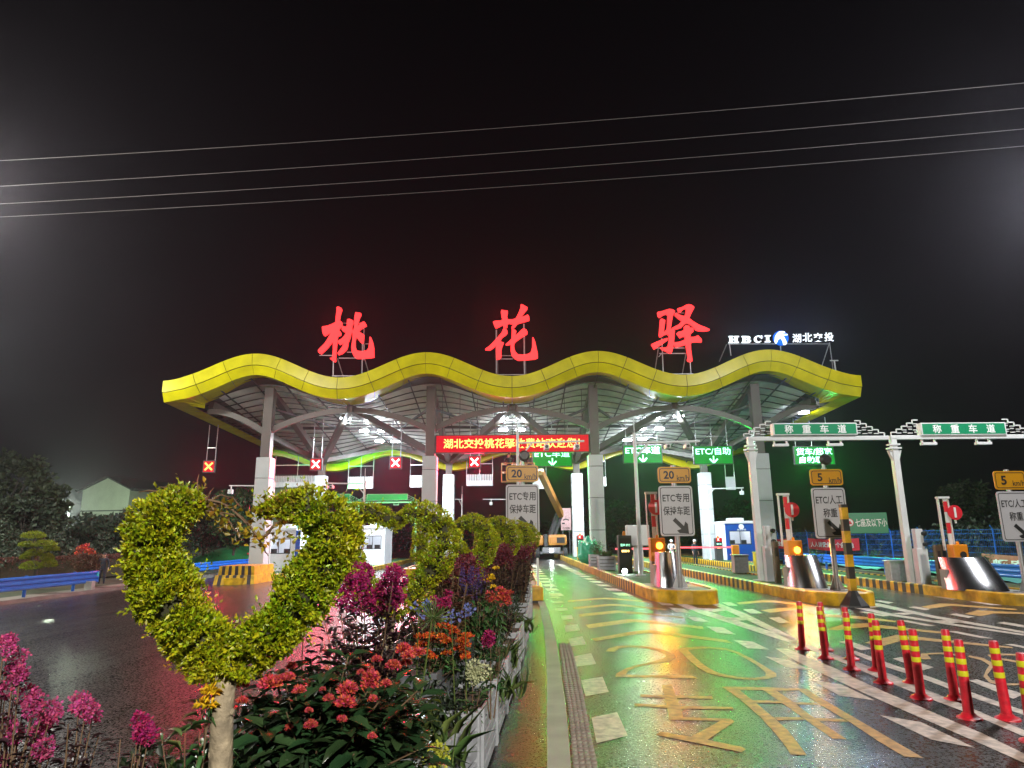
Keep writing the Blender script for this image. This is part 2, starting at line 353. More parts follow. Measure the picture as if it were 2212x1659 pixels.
marks('yellow_speed_marking', [
 [(425,197),(700,175),(780,178),(1060,206),(1060,215),(770,189),(690,187),(430,209)], [(465,250),(740,224),(830,226),(1180,262),(1185,275),(830,240),(750,238),(470,265)],
 [(510,303),(800,274),(1310,322),(1320,336),(820,292),(515,322)], [(560,385),(870,342),(940,342),(1460,398),(1475,418),(940,362),(590,412)],
 [(600,492),(960,430),(1050,425),(1650,503),(1700,528),(1050,448),(960,455),(640,510)],
 [(718,588),(740,565),(800,550),(900,543),(1000,548),(1110,565),(1200,590),(1255,620),(1250,645),(1180,670),(1050,690),(950,712),(890,740),(870,770),(1385,778),(1425,798),(790,785),(800,760),(870,720),(980,690),(1090,665),(1175,640),(1180,618),(1110,585),(1010,562),(900,557),(820,565),(785,592)],
 [(1280,575),(1330,558),(1500,555),(1640,565),(1740,595),(1850,650),(1950,710),(2030,760),(2030,785),(1960,803),(1850,810),(1860,795),(1945,780),(1950,755),(1900,710),(1830,665),(1720,605),(1640,578),(1520,567),(1400,570),(1350,580)],
 [(1280,575),(1350,580),(1400,630),(1480,700),(1560,745),(1640,770),(1760,790),(1860,795),(1850,810),(1720,800),(1600,780),(1500,755),(1420,710),(1350,650)]], M_marky, Z3)
marks('yellow_lettering_marking', [
 [(1150,850),(1225,845),(1256,929),(1535,937),(1545,957),(1264,950),(1290,1012),(1690,1018),(1703,1037),(1297,1032),(1313,1098),(1680,1110),(1710,1132),(1500,1272),(1760,1325),(1795,1345),(1765,1367),(1105,1234),(1140,1210),(1375,1250),(1600,1125),(1205,1118),(1203,1095),(1190,1026),(942,1012),(938,992),(1186,1005),(1172,949),(985,940),(980,922),(1168,927)],
 [(1610,862),(1715,862),(1870,985),(2010,1100),(2120,1200),(2190,1290),(2265,1390),(2140,1385),(2100,1320),(2020,1220),(1910,1100),(1750,960)]], M_marky, Z3, .0045)
marks('yellow_strokes_marking', [
 [(-8,862),(545,880),(600,920),(1440,1412),(1290,1400),(1080,1275),(880,1140),(650,1005),(480,890),(310,893),(470,1005),(600,1105),(850,1268),(740,1262),(550,1130),(370,1000),(205,888),(20,884)],
 [(120,965),(325,972),(355,988),(140,988)], [(430,980),(610,988),(640,1003),(465,998)], [(285,1095),(500,1099),(528,1117),(320,1120)], [(600,1105),(820,1111),(860,1132),(630,1128)],
 [(690,420),(830,378),(1000,372),(1050,380),(1600,440),(1580,452),(1020,402),(890,412),(780,428)], [(985,522),(1230,462),(1330,475),(1400,478),(2120,555),(2130,567),(1400,502),(1280,504),(1120,552)],
 [(1420,245),(1560,220),(1640,222),(2150,262),(2160,272),(1650,238),(1480,262)], [(1755,300),(1850,272),(1970,278),(2212,290),(2212,300),(1980,297),(1880,318)],
 [(640,300),(850,310),(1060,330),(1230,355),(1220,365),(1000,345),(800,328),(620,322)], [(185,272),(330,255),(470,250),(560,262),(400,275),(260,292)], [(0,213),(200,195),(290,197),(480,222),(470,232),(280,212),(200,212),(20,228)],
 [(1415,650),(1420,605),(1600,598),(1700,612),(1690,622),(1560,610),(1470,615),(1500,650)], [(1790,620),(1900,640),(1990,690),(1960,730),(1930,770),(1960,810),(2050,835),(2212,838),(2212,850),(2050,852),(1950,832),(1900,785),(1920,735),(1945,695),(1880,655),(1780,632)],
 [(1930,618),(1990,605),(2212,612),(2212,622),(2010,620),(1995,633),(2212,672),(2212,688),(1960,640)]], M_marky, Z4)
# dashes beside the first island
bm_d = []
for i in range(13):
    y0 = 21.5+i*2.0; xx = 3.35-.35*(i/12.)
    bm_d.append((xx, y0))
mb = MB()
for xx, y0 in bm_d: mb.add([(xx-.12, y0, 0), (xx+.33, y0, 0), (xx+.25, y0+1, 0), (xx-.2, y0+1, 0)], [(0,1,2,3)])
mb.v = [(x, y, gz(x)+.004 if x < 3 else gz(x)+.006) for x, y, z in mb.v]
struct(mb.build('kerbside_dash_marking', M_mark))
mb = MB()
for i in range(12):
    y0 = 21.5+i*2.1; mb.add([(1.15, y0, .004), (1.55, y0, .004), (1.5, y0+1, .004), (1.1, y0+1, .004)], [(0,1,2,3)])
struct(mb.build('median_dash_marking', M_mark))
# flush concrete kerb stripe and tactile strip along the median
L_ = [(185,178),(215,270),(245,460),(258,600),(265,820),(265,1000),(266,1250),(267,1485),(270,1620)]; R_ = [(235,178),(272,270),(325,460),(352,600),(385,850),(408,1000),(430,1250),(450,1485),(460,1620)]
mb = MB(); A = [G(*Z3(*q)) for q in L_]; B = [G(*Z3(*q)) for q in R_]
vs = []
for a, c in zip(A, B): vs += [(a.x, a.y, gz(a.x)), (a.x, a.y, .035), (c.x, c.y, .035), (c.x, c.y, 0)]
fs = []
for i in range(len(A)-1): fs += [(i*4+k, i*4+k+1, i*4+5+k, i*4+4+k) for k in range(3)]
M_kstone = mat('kerb_stone', (.36, .33, .29), rough=.6, vary=.22, vscale=2.5, bump=.3, bscale=60)
struct(mb.add(vs, fs).build('kerb_stripe', M_kstone))
TL = [(358,535),(372,650),(395,850),(425,1020),(445,1200),(465,1485),(478,1640)]; TR = [(440,540),(478,650),(530,850),(562,1020),(595,1200),(655,1485),(690,1640)]
def along(P, s):
    d = [0]
    for a, c in zip(P, P[1:]): d.append(d[-1]+(c-a).length)
    t = s*d[-1]
    for i in range(len(P)-1):
        if t <= d[i+1] or i == len(P)-2: return P[i].lerp(P[i+1], (t-d[i])/(d[i+1]-d[i]))
A = [G(*Z3(*q)) for q in TL]; B = [G(*Z3(*q)) for q in TR]; mb = MB(); vs = []
for a, c in zip(A, B): vs += [(a.x, a.y, 0), (a.x, a.y, .022), (c.x, c.y, .022), (c.x, c.y, 0)]
fs = []
for i in range(len(A)-1): fs += [(i*4+k, i*4+k+1, i*4+5+k, i*4+4+k) for k in range(3)]
mb.add(vs, fs)
NR = 62
for i in range(NR):
    p = along(A, (i+.5)/NR); q = along(B, (i+.5)/NR)
    for k in range(4):
        c = p.lerp(q, (k+.5)/4); r = .026
        mb.lathe([(r, .0), (r*.85, .010), (r*.4, .014)], 8, 0, Matrix.Translation((c.x, c.y, .022)))
M_tact = mat('tactile_paving', (.25, .22, .18), rough=.5, vary=.25, vscale=5, bump=.3, bscale=50)
struct(mb.build('tactile_strip', M_tact))
# ------------------------------------------------------------------ traffic islands
def island(name, cx, y0, y1, hw, solid, h=.36, fw=.5, nl=1.9, turf=True):
    pts = []
    n_ = 10
    for i in range(n_+1):   # left flank to nose to right flank
        t = i/n_; a = math.pi*(1-t)
        pts.append((cx+math.copysign(abs(math.cos(a))**.75, math.cos(a))*hw, y0+nl-abs(math.sin(a))**.62*nl))
    L = []; y = y1
    while y > y0+nl+.01: L.append((cx-hw, y)); y -= .26
    Rr = [(2*cx-x, yy) for x, yy in L[::-1]]
    out = L+pts+Rr; N = len(out); mb = MB(); w = .17
    def inn(i):
        a = Vector(out[max(0, i-1)]); c = Vector(out[min(N-1, i+1)]); t = (c-a).normalized(); nn = Vector((-t.y, t.x)); return Vector(out[i])+nn*w
    I = [inn(i) for i in range(N)]
    for i in range(N-1):
        (xa, ya), (xb, yb) = out[i], out[i+1]; mi = 0
        if min(ya, yb) > y0+solid: mi = i % 2
        a2, b2 = I[i], I[i+1]
        mb.add([(xa, ya, gz(xa)-.02), (xb, yb, gz(xb)-.02), (xb, yb, gz(cx)+h-.03), (xa, ya, gz(cx)+h-.03)], [(0,1,2,3)], mi)
        ca = Vector((xa, ya)).lerp(a2, .2); cb = Vector((xb, yb)).lerp(b2, .2)
        mb.add([(xa, ya, gz(cx)+h-.03), (xb, yb, gz(cx)+h-.03), (cb.x, cb.y, gz(cx)+h), (ca.x, ca.y, gz(cx)+h)], [(0,1,2,3)], mi)
        mb.add([(ca.x, ca.y, gz(cx)+h), (cb.x, cb.y, gz(cx)+h), (b2.x, b2.y, gz(cx)+h), (a2.x, a2.y, gz(cx)+h)], [(0,1,2,3)], mi)
        mb.add([(a2.x, a2.y, gz(cx)+h), (b2.x, b2.y, gz(cx)+h), (b2.x, b2.y, gz(cx)+h-.05), (a2.x, a2.y, gz(cx)+h-.05)], [(0,1,2,3)], mi)
    z = gz(cx)+h-.05; yt = y0+nl+2.0
    front = [(p.x, p.y, z) for p in I if p.y <= yt]; xa = cx-hw+w; xb = cx+hw-w
    k = len(mb.v); mb.add([(xa, yt, z)]+front+[(xb, yt, z)], [tuple(range(len(front)+2))], 3)
    mb.add([(xa, yt, z), (xb, yt, z), (xb, y1, z), (xa, y1, z)], [(0,1,2,3)], 2 if turf else 3)
    mb.add([(cx-hw, y1, gz(cx)), (cx+hw, y1, gz(cx)), (cx+hw, y1, z), (cx-hw, y1, z)], [(0,1,2,3)], 3)
    return struct(mb.build(name, [M_yp, M_bp, M_turf, M_conc]))
for cx, y0, y1, hw, so in ((4.85, 19.0, 66, .98, 3.2), (9.35, 19.3, 66, .98, 4.6), (15.25, 20.2, 66, 1.0, 4.2), (0.0, 20.2, 66, .9, 2.0), (-5.1, 37, 66, .95, .5), (-10.3, 37, 66, .95, .5), (-15.2, 37.8, 66, 1.05, .3)):
    island('traffic_island', cx, y0, y1, hw, so)
ZI = {c: gz(c)+.31 for c in (4.85, 9.35, 15.25, 0.0, -5.1, -10.3, -15.2)}
def top(cx): return gz(cx)+.31
# ------------------------------------------------------------------ canopy
XC = (-15.45, -5.15, 5.15, 15.45); P_ = 10.3; XE = 20.85
def cw(x): return math.cos(2*math.pi*(x-5.15)/P_)
def zf(x): return 11.93+.76*cw(x) - (.10*max(0, abs(x)-19.5))
def zfb(x): return zf(x)-1.24
def zrb(x): return 8.5-.70*cw(x)
YF, YR = 39.0, 58.0
def zsk(x, y):
    t = (y-YF)/(YR-YF); return (zfb(x)+.30)*(1-t)+(zrb(x)+.22)*t
can = thing('toll_canopy', 'wide toll canopy with wavy yellow fascia, steel columns and glazed underside', 'canopy', (0, 39, 0))
def cb(mb, name, mt, **k):
    mb.v = [(p[0], p[1]-39, p[2]) for p in mb.v]; return mb.build(name, mt, can, **k)
def fpt(x, d):
    s = (zf(x+.01)-zf(x-.01))/.02; q = math.hypot(1, s); return Vector((x+s/q*d, 0, zf(x)-d/q))
NP = 24; mb = MB(); gap = .014
for i in range(NP):
    xa = -XE+2*XE*i/NP+gap; xb = -XE+2*XE*(i+1)/NP-gap
    for (d0, d1, ya, yb) in ((0, .69, YF, YF), (.715, 1.24, YF+.07, YF+.34)):
        K = 5; vs = []
        for k in range(K+1):
            x = xa+(xb-xa)*k/K; a = fpt(x, d0); c = fpt(x, d1)
            if abs(x) > XE-1: a.x = c.x = x   # square ends
            vs += [(a.x, ya, a.z), (c.x, yb, c.z), (a.x, ya+.05, a.z), (c.x, yb+.05, c.z)]
        fs = []
        for k in range(K): o = k*4; fs += [(o, o+4, o+5, o+1), (o+2, o+3, o+7, o+6), (o, o+2, o+6, o+4), (o+1, o+5, o+7, o+3)]
        fs += [(0, 1, 3, 2), (K*4, K*4+2, K*4+3, K*4+1)]
        mb.add(vs, fs)
cb(mb, 'front_fascia', M_yel)
mb = MB(); K = 96; vs = []
for k in range(K+1):
    x = -XE+.02+(2*XE-.04)*k/K; a = fpt(x, .02); c = fpt(x, 1.2)
    if abs(x) > XE-1: a.x = c.x = x
    vs += [(a.x, YF+.12, a.z), (c.x, YF+.42, c.z)]
mb.add(vs, [(2*k, 2*k+2, 2*k+3, 2*k+1) for k in range(K)]); cb(mb, 'fascia_backing', M_dark)
# soffit strips
mb = MB()
for i in range(NP):
    xa = -XE+2*XE*i/NP+gap; xb = -XE+2*XE*(i+1)/NP-gap; K = 5; vs = []
    for k in range(K+1):
        x = xa+(xb-xa)*k/K; a = fpt(x, 1.24)
        if abs(x) > XE-1: a.x = x
        xi = max(-XE+1.5, min(XE-1.5, x)); vs += [(a.x, YF+.345, a.z), (xi if abs(x) > XE-1.5 else x, 41.5, zfb(x)+.04)]
    mb.add(vs, [(2*k, 2*k+1, 2*k+3, 2*k+2) for k in range(K)])
cb(mb, 'front_soffit', M_yel)
for sgn in (-1, 1):
    mb = MB(); K = 14
    for q in range(7):
        vs = []
        for k in range(4):
            t = (q+(k/3)*.985)/7; y = YF+.36+(YR-YF-.36)*t; zb = zfb(sgn*XE)*(1-t)+zrb(sgn*XE)*t; th = 1.2*(1-t)+.42*t
            wi = 1.15 - .3*t
            vs += [(sgn*XE, y, zb+th), (sgn*XE, y, zb), (sgn*(XE-wi), max(y, 41.5-1.9*(1-min(1, t*9))), zb+.04)]
        mb.add(vs, [(3*k, 3*k+3, 3*k+4, 3*k+1) for k in range(3)]+[(3*k+1, 3*k+4, 3*k+5, 3*k+2) for k in range(3)])
    cb(mb, 'side_fascia', M_yel)
mb = MB(); K = 80; vs = []
for k in range(K+1):
    x = -XE+2*XE*k/K; vs += [(x, YR+.25, zrb(x)+.42), (x, YR+.2, zrb(x)-.42), (x, YR-.35, zrb(x)-.36), (x, YR-.35, zrb(x)-.33), (x, YR+.1, zrb(x)-.38), (x, YR+.15, zrb(x)+.42)]
mb.add(vs, [(6*k+j, 6*k+6+j, 6*k+6+(j+1) % 6, 6*k+(j+1) % 6) for k in range(K) for j in range(6)]); cb(mb, 'rear_fascia', M_yel)
# glazed roof skin
M_sky = mat('roof_glazing', (.72, .73, .70), rough=.38, vary=.30, vscale=.9, bump=.25, bscale=1.3, c2=(.86, .87, .84))
mb = MB(); NX = 96; NY = 20; vs = []
for j in range(NY+1):
    y = YF+.5+(YR-YF-.7)*j/NY
    for i in range(NX+1): x = -XE+.15+(2*XE-.3)*i/NX; vs.append((x, y, zsk(x, y)))
off = len(vs); vs += [(a, b_, c+.12) for a, b_, c in vs]
fs = [(j*(NX+1)+i, j*(NX+1)+i+1, (j+1)*(NX+1)+i+1, (j+1)*(NX+1)+i) for j in range(NY) for i in range(NX)]
mb.add(vs, fs+[tuple(q+off for q in f) for f in fs])
for q, f in enumerate(mb.f):
    c = [sum(mb.v[i][k] for i in f)/4 for k in (0, 1)]
    if abs(c[0]) > XE-2.3 or c[1] > YR-2.2 or c[1] < YF+2.6: mb.m[q] = 1
cb(mb, 'roof_glazing', [M_sky, M_steel], smooth=True)
mb = MB()
y = YF+1.2
while y < YR-.3:
    pts = [(-XE+.3+(2*XE-.6)*i/72, y, 0) for i in range(73)]; pts = [(p[0], y, zsk(p[0], y)-.07) for p in pts]
    mb.tube(pts, .042, 4, caps=False); y += .98
cb(mb, 'purlin', M_dark)
mb = MB(); x = -XE+1.0
while x < XE:
    pts = [(x, yy, zsk(x, yy)-.15) for yy in np.linspace(YF+1.0, YR-.3, 8)]; mb.tube([tuple(map(float, p)) for p in pts], .05, 4); x += 1.93
cb(mb, 'rafter', M_dark)
# columns
def column(x, yc, wu, wc, ztop, zclad, zb):
    mb = MB(); mb.box(x-wu/2, x+wu/2, yc-wu/2, yc+wu/2, zclad-.05, ztop); c = cb(mb, 'column', M_steel, bevel=.02)
    mb = MB(); z = zb; k = 0; hs = [0, .42, 2.35, 4.3, 6.2, 9]
    zz = [zb]; 
    while zz[-1] < zclad-.3: zz.append(min(zclad, zz[-1]+1.93))
    for a, c_ in zip(zz, zz[1:]): mb.box(x-wc/2, x+wc/2, yc-wc/2, yc+wc/2, a+.012, c_-.012)
    mb.box(x-wc/2+.02, x+wc/2-.02, yc-wc/2+.02, yc+wc/2-.02, zb, zclad-.02, 1)
    o = cb(mb, 'column_cladding', [M_clad, M_dark]); o.modifiers.new('bevel', 'BEVEL').width = .02
for x in XC:
    column(x, 42.0, .58, .88, zfb(x)+.15, 6.75, top(x)-.02)
    column(x, 54.5, .5, .88, 8.0, 6.75, top(x)-.02)
# heavy steel: arches between front columns and fans from the rear columns
def wbar(mb, a, c, w, h): mb.bar(a, c, w, 0, h)
bays = [(-15.45, -5.15), (-5.15, 5.15), (5.15, 15.45)]
for a, c in bays:
    mb = MB(); m_ = (a+c)/2; P = []
    for i in range(15):
        t = i/14; x = a+(c-a)*t; P.append((x, 42.05, 8.35+(zfb(m_)-.2-8.35)*math.sin(math.pi*t)**.8))
    for p, q in zip(P, P[1:]): mb.bar(p, q, .26, 0, .34)
    cb(mb, 'arch_beam', M_steel)
for s in (-1, 1):
    mb = MB(); P = [(s*(15.45+3.9*t), 42.05, 8.2+1.55*math.sin(t*math.pi/2)**.9) for t in [i/7 for i in range(8)]]
    for p, q in zip(P, P[1:]): mb.bar(p, q, .26, 0, .34)
    cb(mb, 'arch_beam', M_steel)
for x in XC:
    mb = MB(); B0 = Vector((x, 54.5, 7.75))
    mb.bar(B0, (x, 42.0, zfb(x)-.25), .42, 0, .5); cb(mb, 'ridge_beam', M_steel)
    for s in (-1, 1):
        xe = max(-19.1, min(19.1, x+s*5.15))
        mb = MB(); mb.bar(B0, (xe, 41.8, zfb(xe)-.12), .38, 0, .44); cb(mb, 'fan_beam', M_steel)
        mb = MB(); mb.bar(B0+Vector((0, .3, .25)), (xe, 57.3, zrb(xe)+.18), .3, 0, .34); cb(mb, 'rear_beam', M_steel)
        mb = MB(); mb.bar((x, 42, 9.9), (x+s*2.9, 48.2, zsk(x+s*2.9, 48.2)-.28), .14); cb(mb, 'brace', M_dark)
mb = MB()
for k in range(60):
    xa = -XE+.7+(2*XE-1.4)*k/60; xb = -XE+.7+(2*XE-1.4)*(k+1)/60; mb.bar((xa, 56.6, zsk(xa, 56.6)-.12), (xb, 56.6, zsk(xb, 56.6)-.12), .2, 0, .3)
cb(mb, 'rear_wave_beam', M_steel)
mb = MB()
for k in range(60):
    xa = -XE+1.6+(2*XE-3.2)*k/60; xb = -XE+1.6+(2*XE-3.2)*(k+1)/60; mb.bar((xa, 48.4, zsk(xa, 48.4)-.26), (xb, 48.4, zsk(xb, 48.4)-.26), .12, 0, .2)
cb(mb, 'middle_wave_beam', M_dark)
# small supports and conduit along the fan
# floodlights hanging under the canopy
def floodlight():
    t = thing('floodlight', '', 'floodlight')
    mb = MB(); mb.lathe([(.10, .34), (.15, .24), (.34, .07), (.36, 0), (.34, -.02)], 18); mb.build('housing', M_white, t, smooth=True)
    mb = MB(); mb.lathe([(.33, -.022), (.33, -.10)], 18); mb.build('lens', E_white, t)
    mb = MB(); mb.tube([(0, 0, .3), (0, 0, .9)], .018, 6); mb.build('hanger', M_dark, t); return t
fl = [(747,889,44),(791,889,44),(787,923,48),(826,921,48),(820,951,52),(854,950,52),(1086,886,44),(1130,885,44),(1087,917,48),(1124,915,48),(1421,883,44),(1465,883,44),(1385,917,48),(1424,917,48),(1355,946,52),(1388,945,52),(1736,889,43.5)]
rows = {44: 'front', 48: 'middle', 52: 'rear', 43.5: ''}
bay = lambda u: 'left' if u < 900 else ('middle' if u < 1200 else 'right')
f0 = None
for i, (u, v, Y) in enumerate(fl):
    p = D(u, v, Y); p.z = min(p.z, zsk(p.x, Y)-.45)
    side = 'left' if i % 2 == 0 else 'right'
    lb = f'{side} round white floodlight of the {rows[Y]} pair under the {bay(u)} canopy bay' if Y != 43.5 else 'lone round white floodlight under the right end of the canopy'
    if f0 is None: f0 = floodlight(); f0.location = p; o = f0
    else: o = dup(f0, p)
    o['label'] = lb; o['group'] = 'round floodlights under the canopy'
    lamp('floodlight_spill', 'POINT', (0, 0, -.45), 75, (.86, .94, 1), .02, o)
    la = lamp('floodlight_beam', 'AREA', (0, 0, -.14), 560, (.82, .92, 1), .5, o)
# ------------------------------------------------------------------ street lamps just beyond the frame (first one added to light the trees; the others' light is seen in the photo)
def street_lamp(x, y, z, e, col, tgt, lb):
    t = thing('street_lamp', lb, 'street lamp', (x, y, gz(x)))
    mb = MB(); mb.tube([(0, .5, 0), (0, .5, z*.5), (0, .5, z)], [.14, .11, .08], 12); mb.build('pole', M_galv, t, smooth=True)
    mb = MB(); mb.box(-.25, .25, -.35, .35, z, z+.12, ch=.03); mb.build('lamp_head', M_dark, t)
    mb = MB(); mb.box(-.2, .2, -.3, .3, z-.02, z-.004); mb.build('lens', emit('street_lamp_lens', (1, .95, .88), 6), t)
    l_ = lamp('lamp_light', 'POINT', (x, y, gz(x)+z-.25), e, col, .5); return t
LAMPS = [(-28.0, 29.5, 12.0, 12000, (.95, 1, .9), (0, 0, 0), 'added unseen lamp on the left verge lighting the trees, beyond the left picture edge'),
         (-17.9, 20.0, 13.6, 9500, (1, .93, .86), (-3, 18, 0), 'tall street lamp on the left verge just outside the picture'),
         (18.6, 20.3, 13.6, 8500, (.97, .97, 1), (4, 18, 0), 'tall street lamp on the right verge just outside the picture'),
         (5.0, -13.0, 11.0, 36000, (1, .94, .84), (0, 25, 3), 'tall street lamp standing behind the photographer')]
for a in LAMPS: street_lamp(*a)
# ------------------------------------------------------------------ rooftop characters
def glyph(label, ox, oy, comps, Y, name, frame):
    def q(x, y): p = D((ox+x/5.027)*.54, (oy+y/5.027)*.54, Y); return p
    c0 = q(750, 1600); t = thing('rooftop_character', label, 'rooftop sign', (c0.x, Y, zf(c0.x)))
    mb = MB()
    for i, C in enumerate(comps):
        m2 = MB(); P = [q(*p) for p in C]; m2.poly([(p.x-c0.x, p.z-t.location.z) for p in P], .22)
        mb.add([(p[0], p[1]+i*.003, p[2]) for p in m2.v], m2.f)
    mb.build('lit_character', E_letter, t)
    for zx, zy in ((480, 450), (950, 450), (480, 950), (950, 950)):
        p = q(zx, zy); al = lamp('character_light', 'SPOT', (p.x-c0.x, -.3, p.z-t.location.z), 380, (1, .006, .02), .02, t, spot=rad(150)); al.rotation_euler = (rad(-65), 0, 0)
    mb = MB()
    for (xa, ya, xb, yb, dy0, dy1, r) in frame:
        a = q(xa, ya); c = q(xb, yb); mb.tube([(a.x-c0.x, .3+dy0, a.z-t.location.z), (c.x-c0.x, .3+dy1, c.z-t.location.z)], r, 6)
    mb.build('support_frame', M_galv, t); return t
LA = [(535,190),(575,180),(630,210),(635,250),(615,300),(595,380),(585,475),(620,470),(640,500),(638,560),(600,600),(570,640),(600,670),(620,710),(610,750),(550,775),(535,900),(520,1080),(510,1210),(512,1275),(490,1290),(440,1260),(400,1225),(400,1210),(430,1215),(445,1190),(460,1050),(460,860),(430,900),(350,1000),(270,1080),(215,1130),(165,1100),(158,1055),(200,1010),(290,920),(350,830),(400,740),(435,690),(380,705),(290,768),(265,745),(245,680),(238,590),(260,578),(350,565),(450,525),(508,490),(515,400),(530,280)]
LB = [(745,435),(790,425),(860,455),(860,510),(840,560),(830,650),(858,640),(855,665),(820,710),(800,800),(760,900),(750,990),(720,1050),(640,1120),(565,1148),(552,1110),(600,1050),(650,980),(700,870),(640,920),(590,940),(558,905),(555,870),(640,820),(700,750),(720,690),(660,672),(637,650),(637,590),(660,572),(720,585),(740,560)]
LC = [(912,290),(1020,310),(1018,350),(985,410),(960,500),(945,600),(1000,520),(1080,475),(1110,505),(1133,560),(1070,590),(1000,640),(975,675),(1030,710),(1083,745),(1080,800),(1060,900),(1040,915),(1000,880),(950,820),(925,785),(905,850),(905,980),(920,1030),(960,1070),(1060,1080),(1140,1060),(1175,1010),(1190,900),(1195,790),(1220,790),(1255,880),(1280,1000),(1285,1195),(1200,1210),(1000,1220),(930,1220),(880,1180),(840,1090),(828,1000),(850,850),(855,710),(885,600),(890,400)]
glyph('red glowing brush-written character 桃, leftmost above the wavy roof', 1240, 1190, [LA, LB, LC], 39.7, 't', [(440,1550,445,1250,0,0,.035),(590,1560,530,1200,.9,0,.03),(1025,1550,1035,900,0,0,.035),(1130,1520,1080,1210,.9,0,.03),(160,1140,440,1140,0,0,.03),(560,1195,1210,1195,0,0,.03),(600,485,1080,485,0,0,.025),(1065,480,1065,1240,0,0,.03),(420,1555,1130,1555,0,0,.04),(720,1075,1000,1075,0,0,.03),(1090,905,1180,905,0,0,.025)])
HA = [(530,245),(660,265),(662,300),(645,370),(660,435),(750,440),(820,415),(870,320),(910,220),(920,135),(945,132),(1058,195),(1050,230),(990,300),(930,390),(1000,370),(1060,340),(1090,375),(1095,450),(1000,480),(900,505),(850,525),(810,580),(770,612),(735,615),(735,590),(775,530),(680,510),(655,530),(650,595),(575,595),(560,540),(440,605),(410,600),(375,520),(362,480),(400,468),(520,460),(550,440),(530,350),(520,290)]
HB = [(600,608),(645,650),(655,700),(620,750),(555,790),(515,850),(530,890),(580,900),(575,920),(545,990),(530,1060),(530,1190),(500,1230),(435,1240),(425,1200),(422,960),(380,995),(310,1050),(210,1048),(205,1030),(290,970),(380,880),(460,790),(530,710),(570,620)]
HC = [(740,632),(800,640),(832,670),(815,740),(805,765),(860,720),(940,640),(975,615),(1030,640),(1058,690),(1055,725),(990,760),(900,820),(820,880),(790,920),(788,1000),(810,1080),(860,1140),(960,1148),(1060,1135),(1120,1100),(1150,1000),(1155,800),(1175,800),(1210,880),(1235,1000),(1265,1130),(1265,1210),(1200,1235),(1000,1252),(870,1258),(800,1220),(740,1160),(718,1060),(720,935),(620,952),(618,935),(680,880),(730,830),(738,720)]
glyph('red glowing brush-written character 花 above the middle of the roof', 1900, 1190, [HA, HB, HC], 39.7, 'h', [(430,1510,428,620,0,0,.05),(1000,1520,985,500,0,0,.05),(455,1500,455,1240,.7,0,.025),(1035,1520,1020,1240,.7,0,.025),(520,1212,760,1212,0,0,.035),(530,1145,720,1145,0,0,.025),(440,1530,1060,1530,0,0,.035)])
YA = [(305,290),(400,270),(540,225),(600,235),(655,265),(650,300),(610,380),(590,500),(570,625),(620,640),(655,660),(645,750),(635,900),(610,1050),(590,1110),(560,1115),(480,1070),(400,1040),(372,1000),(420,1005),(480,1000),(520,960),(540,850),(540,760),(510,725),(450,740),(390,780),(350,785),(340,740),(350,600),(365,430),(395,422),(460,455),(455,520),(440,600),(435,690),(480,650),(505,600),(510,450),(515,350),(490,325),(430,340),(380,380),(345,395),(315,360)]
YB = [(185,935),(280,890),(380,850),(480,815),(518,815),(510,850),(430,910),(330,975),(245,1035),(225,1010)]
YC = [(710,215),(800,190),(880,145),(930,130),(990,145),(1045,185),(1040,215),(1010,270),(970,350),(945,415),(1030,480),(1150,550),(1280,600),(1355,635),(1350,655),(1240,668),(1130,660),(1080,640),(1040,580),(960,520),(900,500),(850,525),(800,590),(700,625),(610,628),(598,610),(650,580),(730,540),(800,460),(720,400),(665,350),(660,320),(690,308),(750,345),(850,375),(880,300),(890,240),(875,212),(830,225),(780,285),(740,285)]
YD = [(845,575),(880,550),(950,570),(960,605),(1028,605),(1030,680),(975,720),(965,790),(1040,790),(1120,757),(1160,800),(1195,840),(1195,890),(1100,885),(1010,890),(975,930),(980,1050),(1000,1200),(1008,1275),(980,1285),(925,1275),(910,1250),(925,1180),(900,1050),(880,940),(780,965),(685,995),(660,960),(637,915),(640,900),(740,890),(865,840),(865,780),(830,770),(765,805),(730,760),(695,710),(720,690),(800,670),(850,630)]
glyph('red glowing brush-written character 驿, rightmost of the big red ones on the roof', 2570, 1190, [YA, YB, YC, YD], 39.7, 'y', [(310,1460,340,990,.7,0,.03),(440,1510,410,790,0,0,.035),(875,1500,900,1100,.7,0,.03),(1000,1510,985,1280,0,0,.035),(300,990,870,990,0,0,.035),(360,1100,895,1100,0,0,.035),(345,1170,410,1100,0,0,.025),(430,1515,1050,1515,0,0,.035),(670,280,870,280,0,0,.02)])
# company sign
def Q(x, y, Y=40.2): return D((2880+x/4.254)*.54, (1280+y/4.254)*.54, Y)
c0 = Q(1040, 480); hb = thing('company_sign', 'white glowing letters HBCI, round blue emblem and 湖北交投 on the right end of the roof', 'rooftop sign', (c0.x, 40.2, c0.z))
E_hb = emit('white_letter_face', (.85, .94, 1), 1.35); E_bl = emit('blue_emblem_face', (.004, .10, .62), 1.3)
mb = MB()
def ql(pts, dy=0):
    m2 = MB(); P = [Q(*p) for p in pts]; m2.poly([(p.x-c0.x, p.z-c0.z) for p in P], .12); mb.add([(p[0], p[1]+dy, p[2]) for p in m2.v], m2.f)
def serifI(x0, x1, y0, y1, w=26):
    c = (x0+x1)/2; ql([(x0,y0),(x1,y0),(x1,y0+14),(c+w,y0+20),(c+w,y1-20),(x1,y1-14),(x1,y1),(x0,y1),(x0,y1-14),(c-w,y1-20),(c-w,y0+20),(x0,y0+14)])
serifI(150, 228, 270, 385, 19); serifI(243, 325, 270, 385, 19); ql([(205,318),(270,318),(270,336),(205,336)], .01)
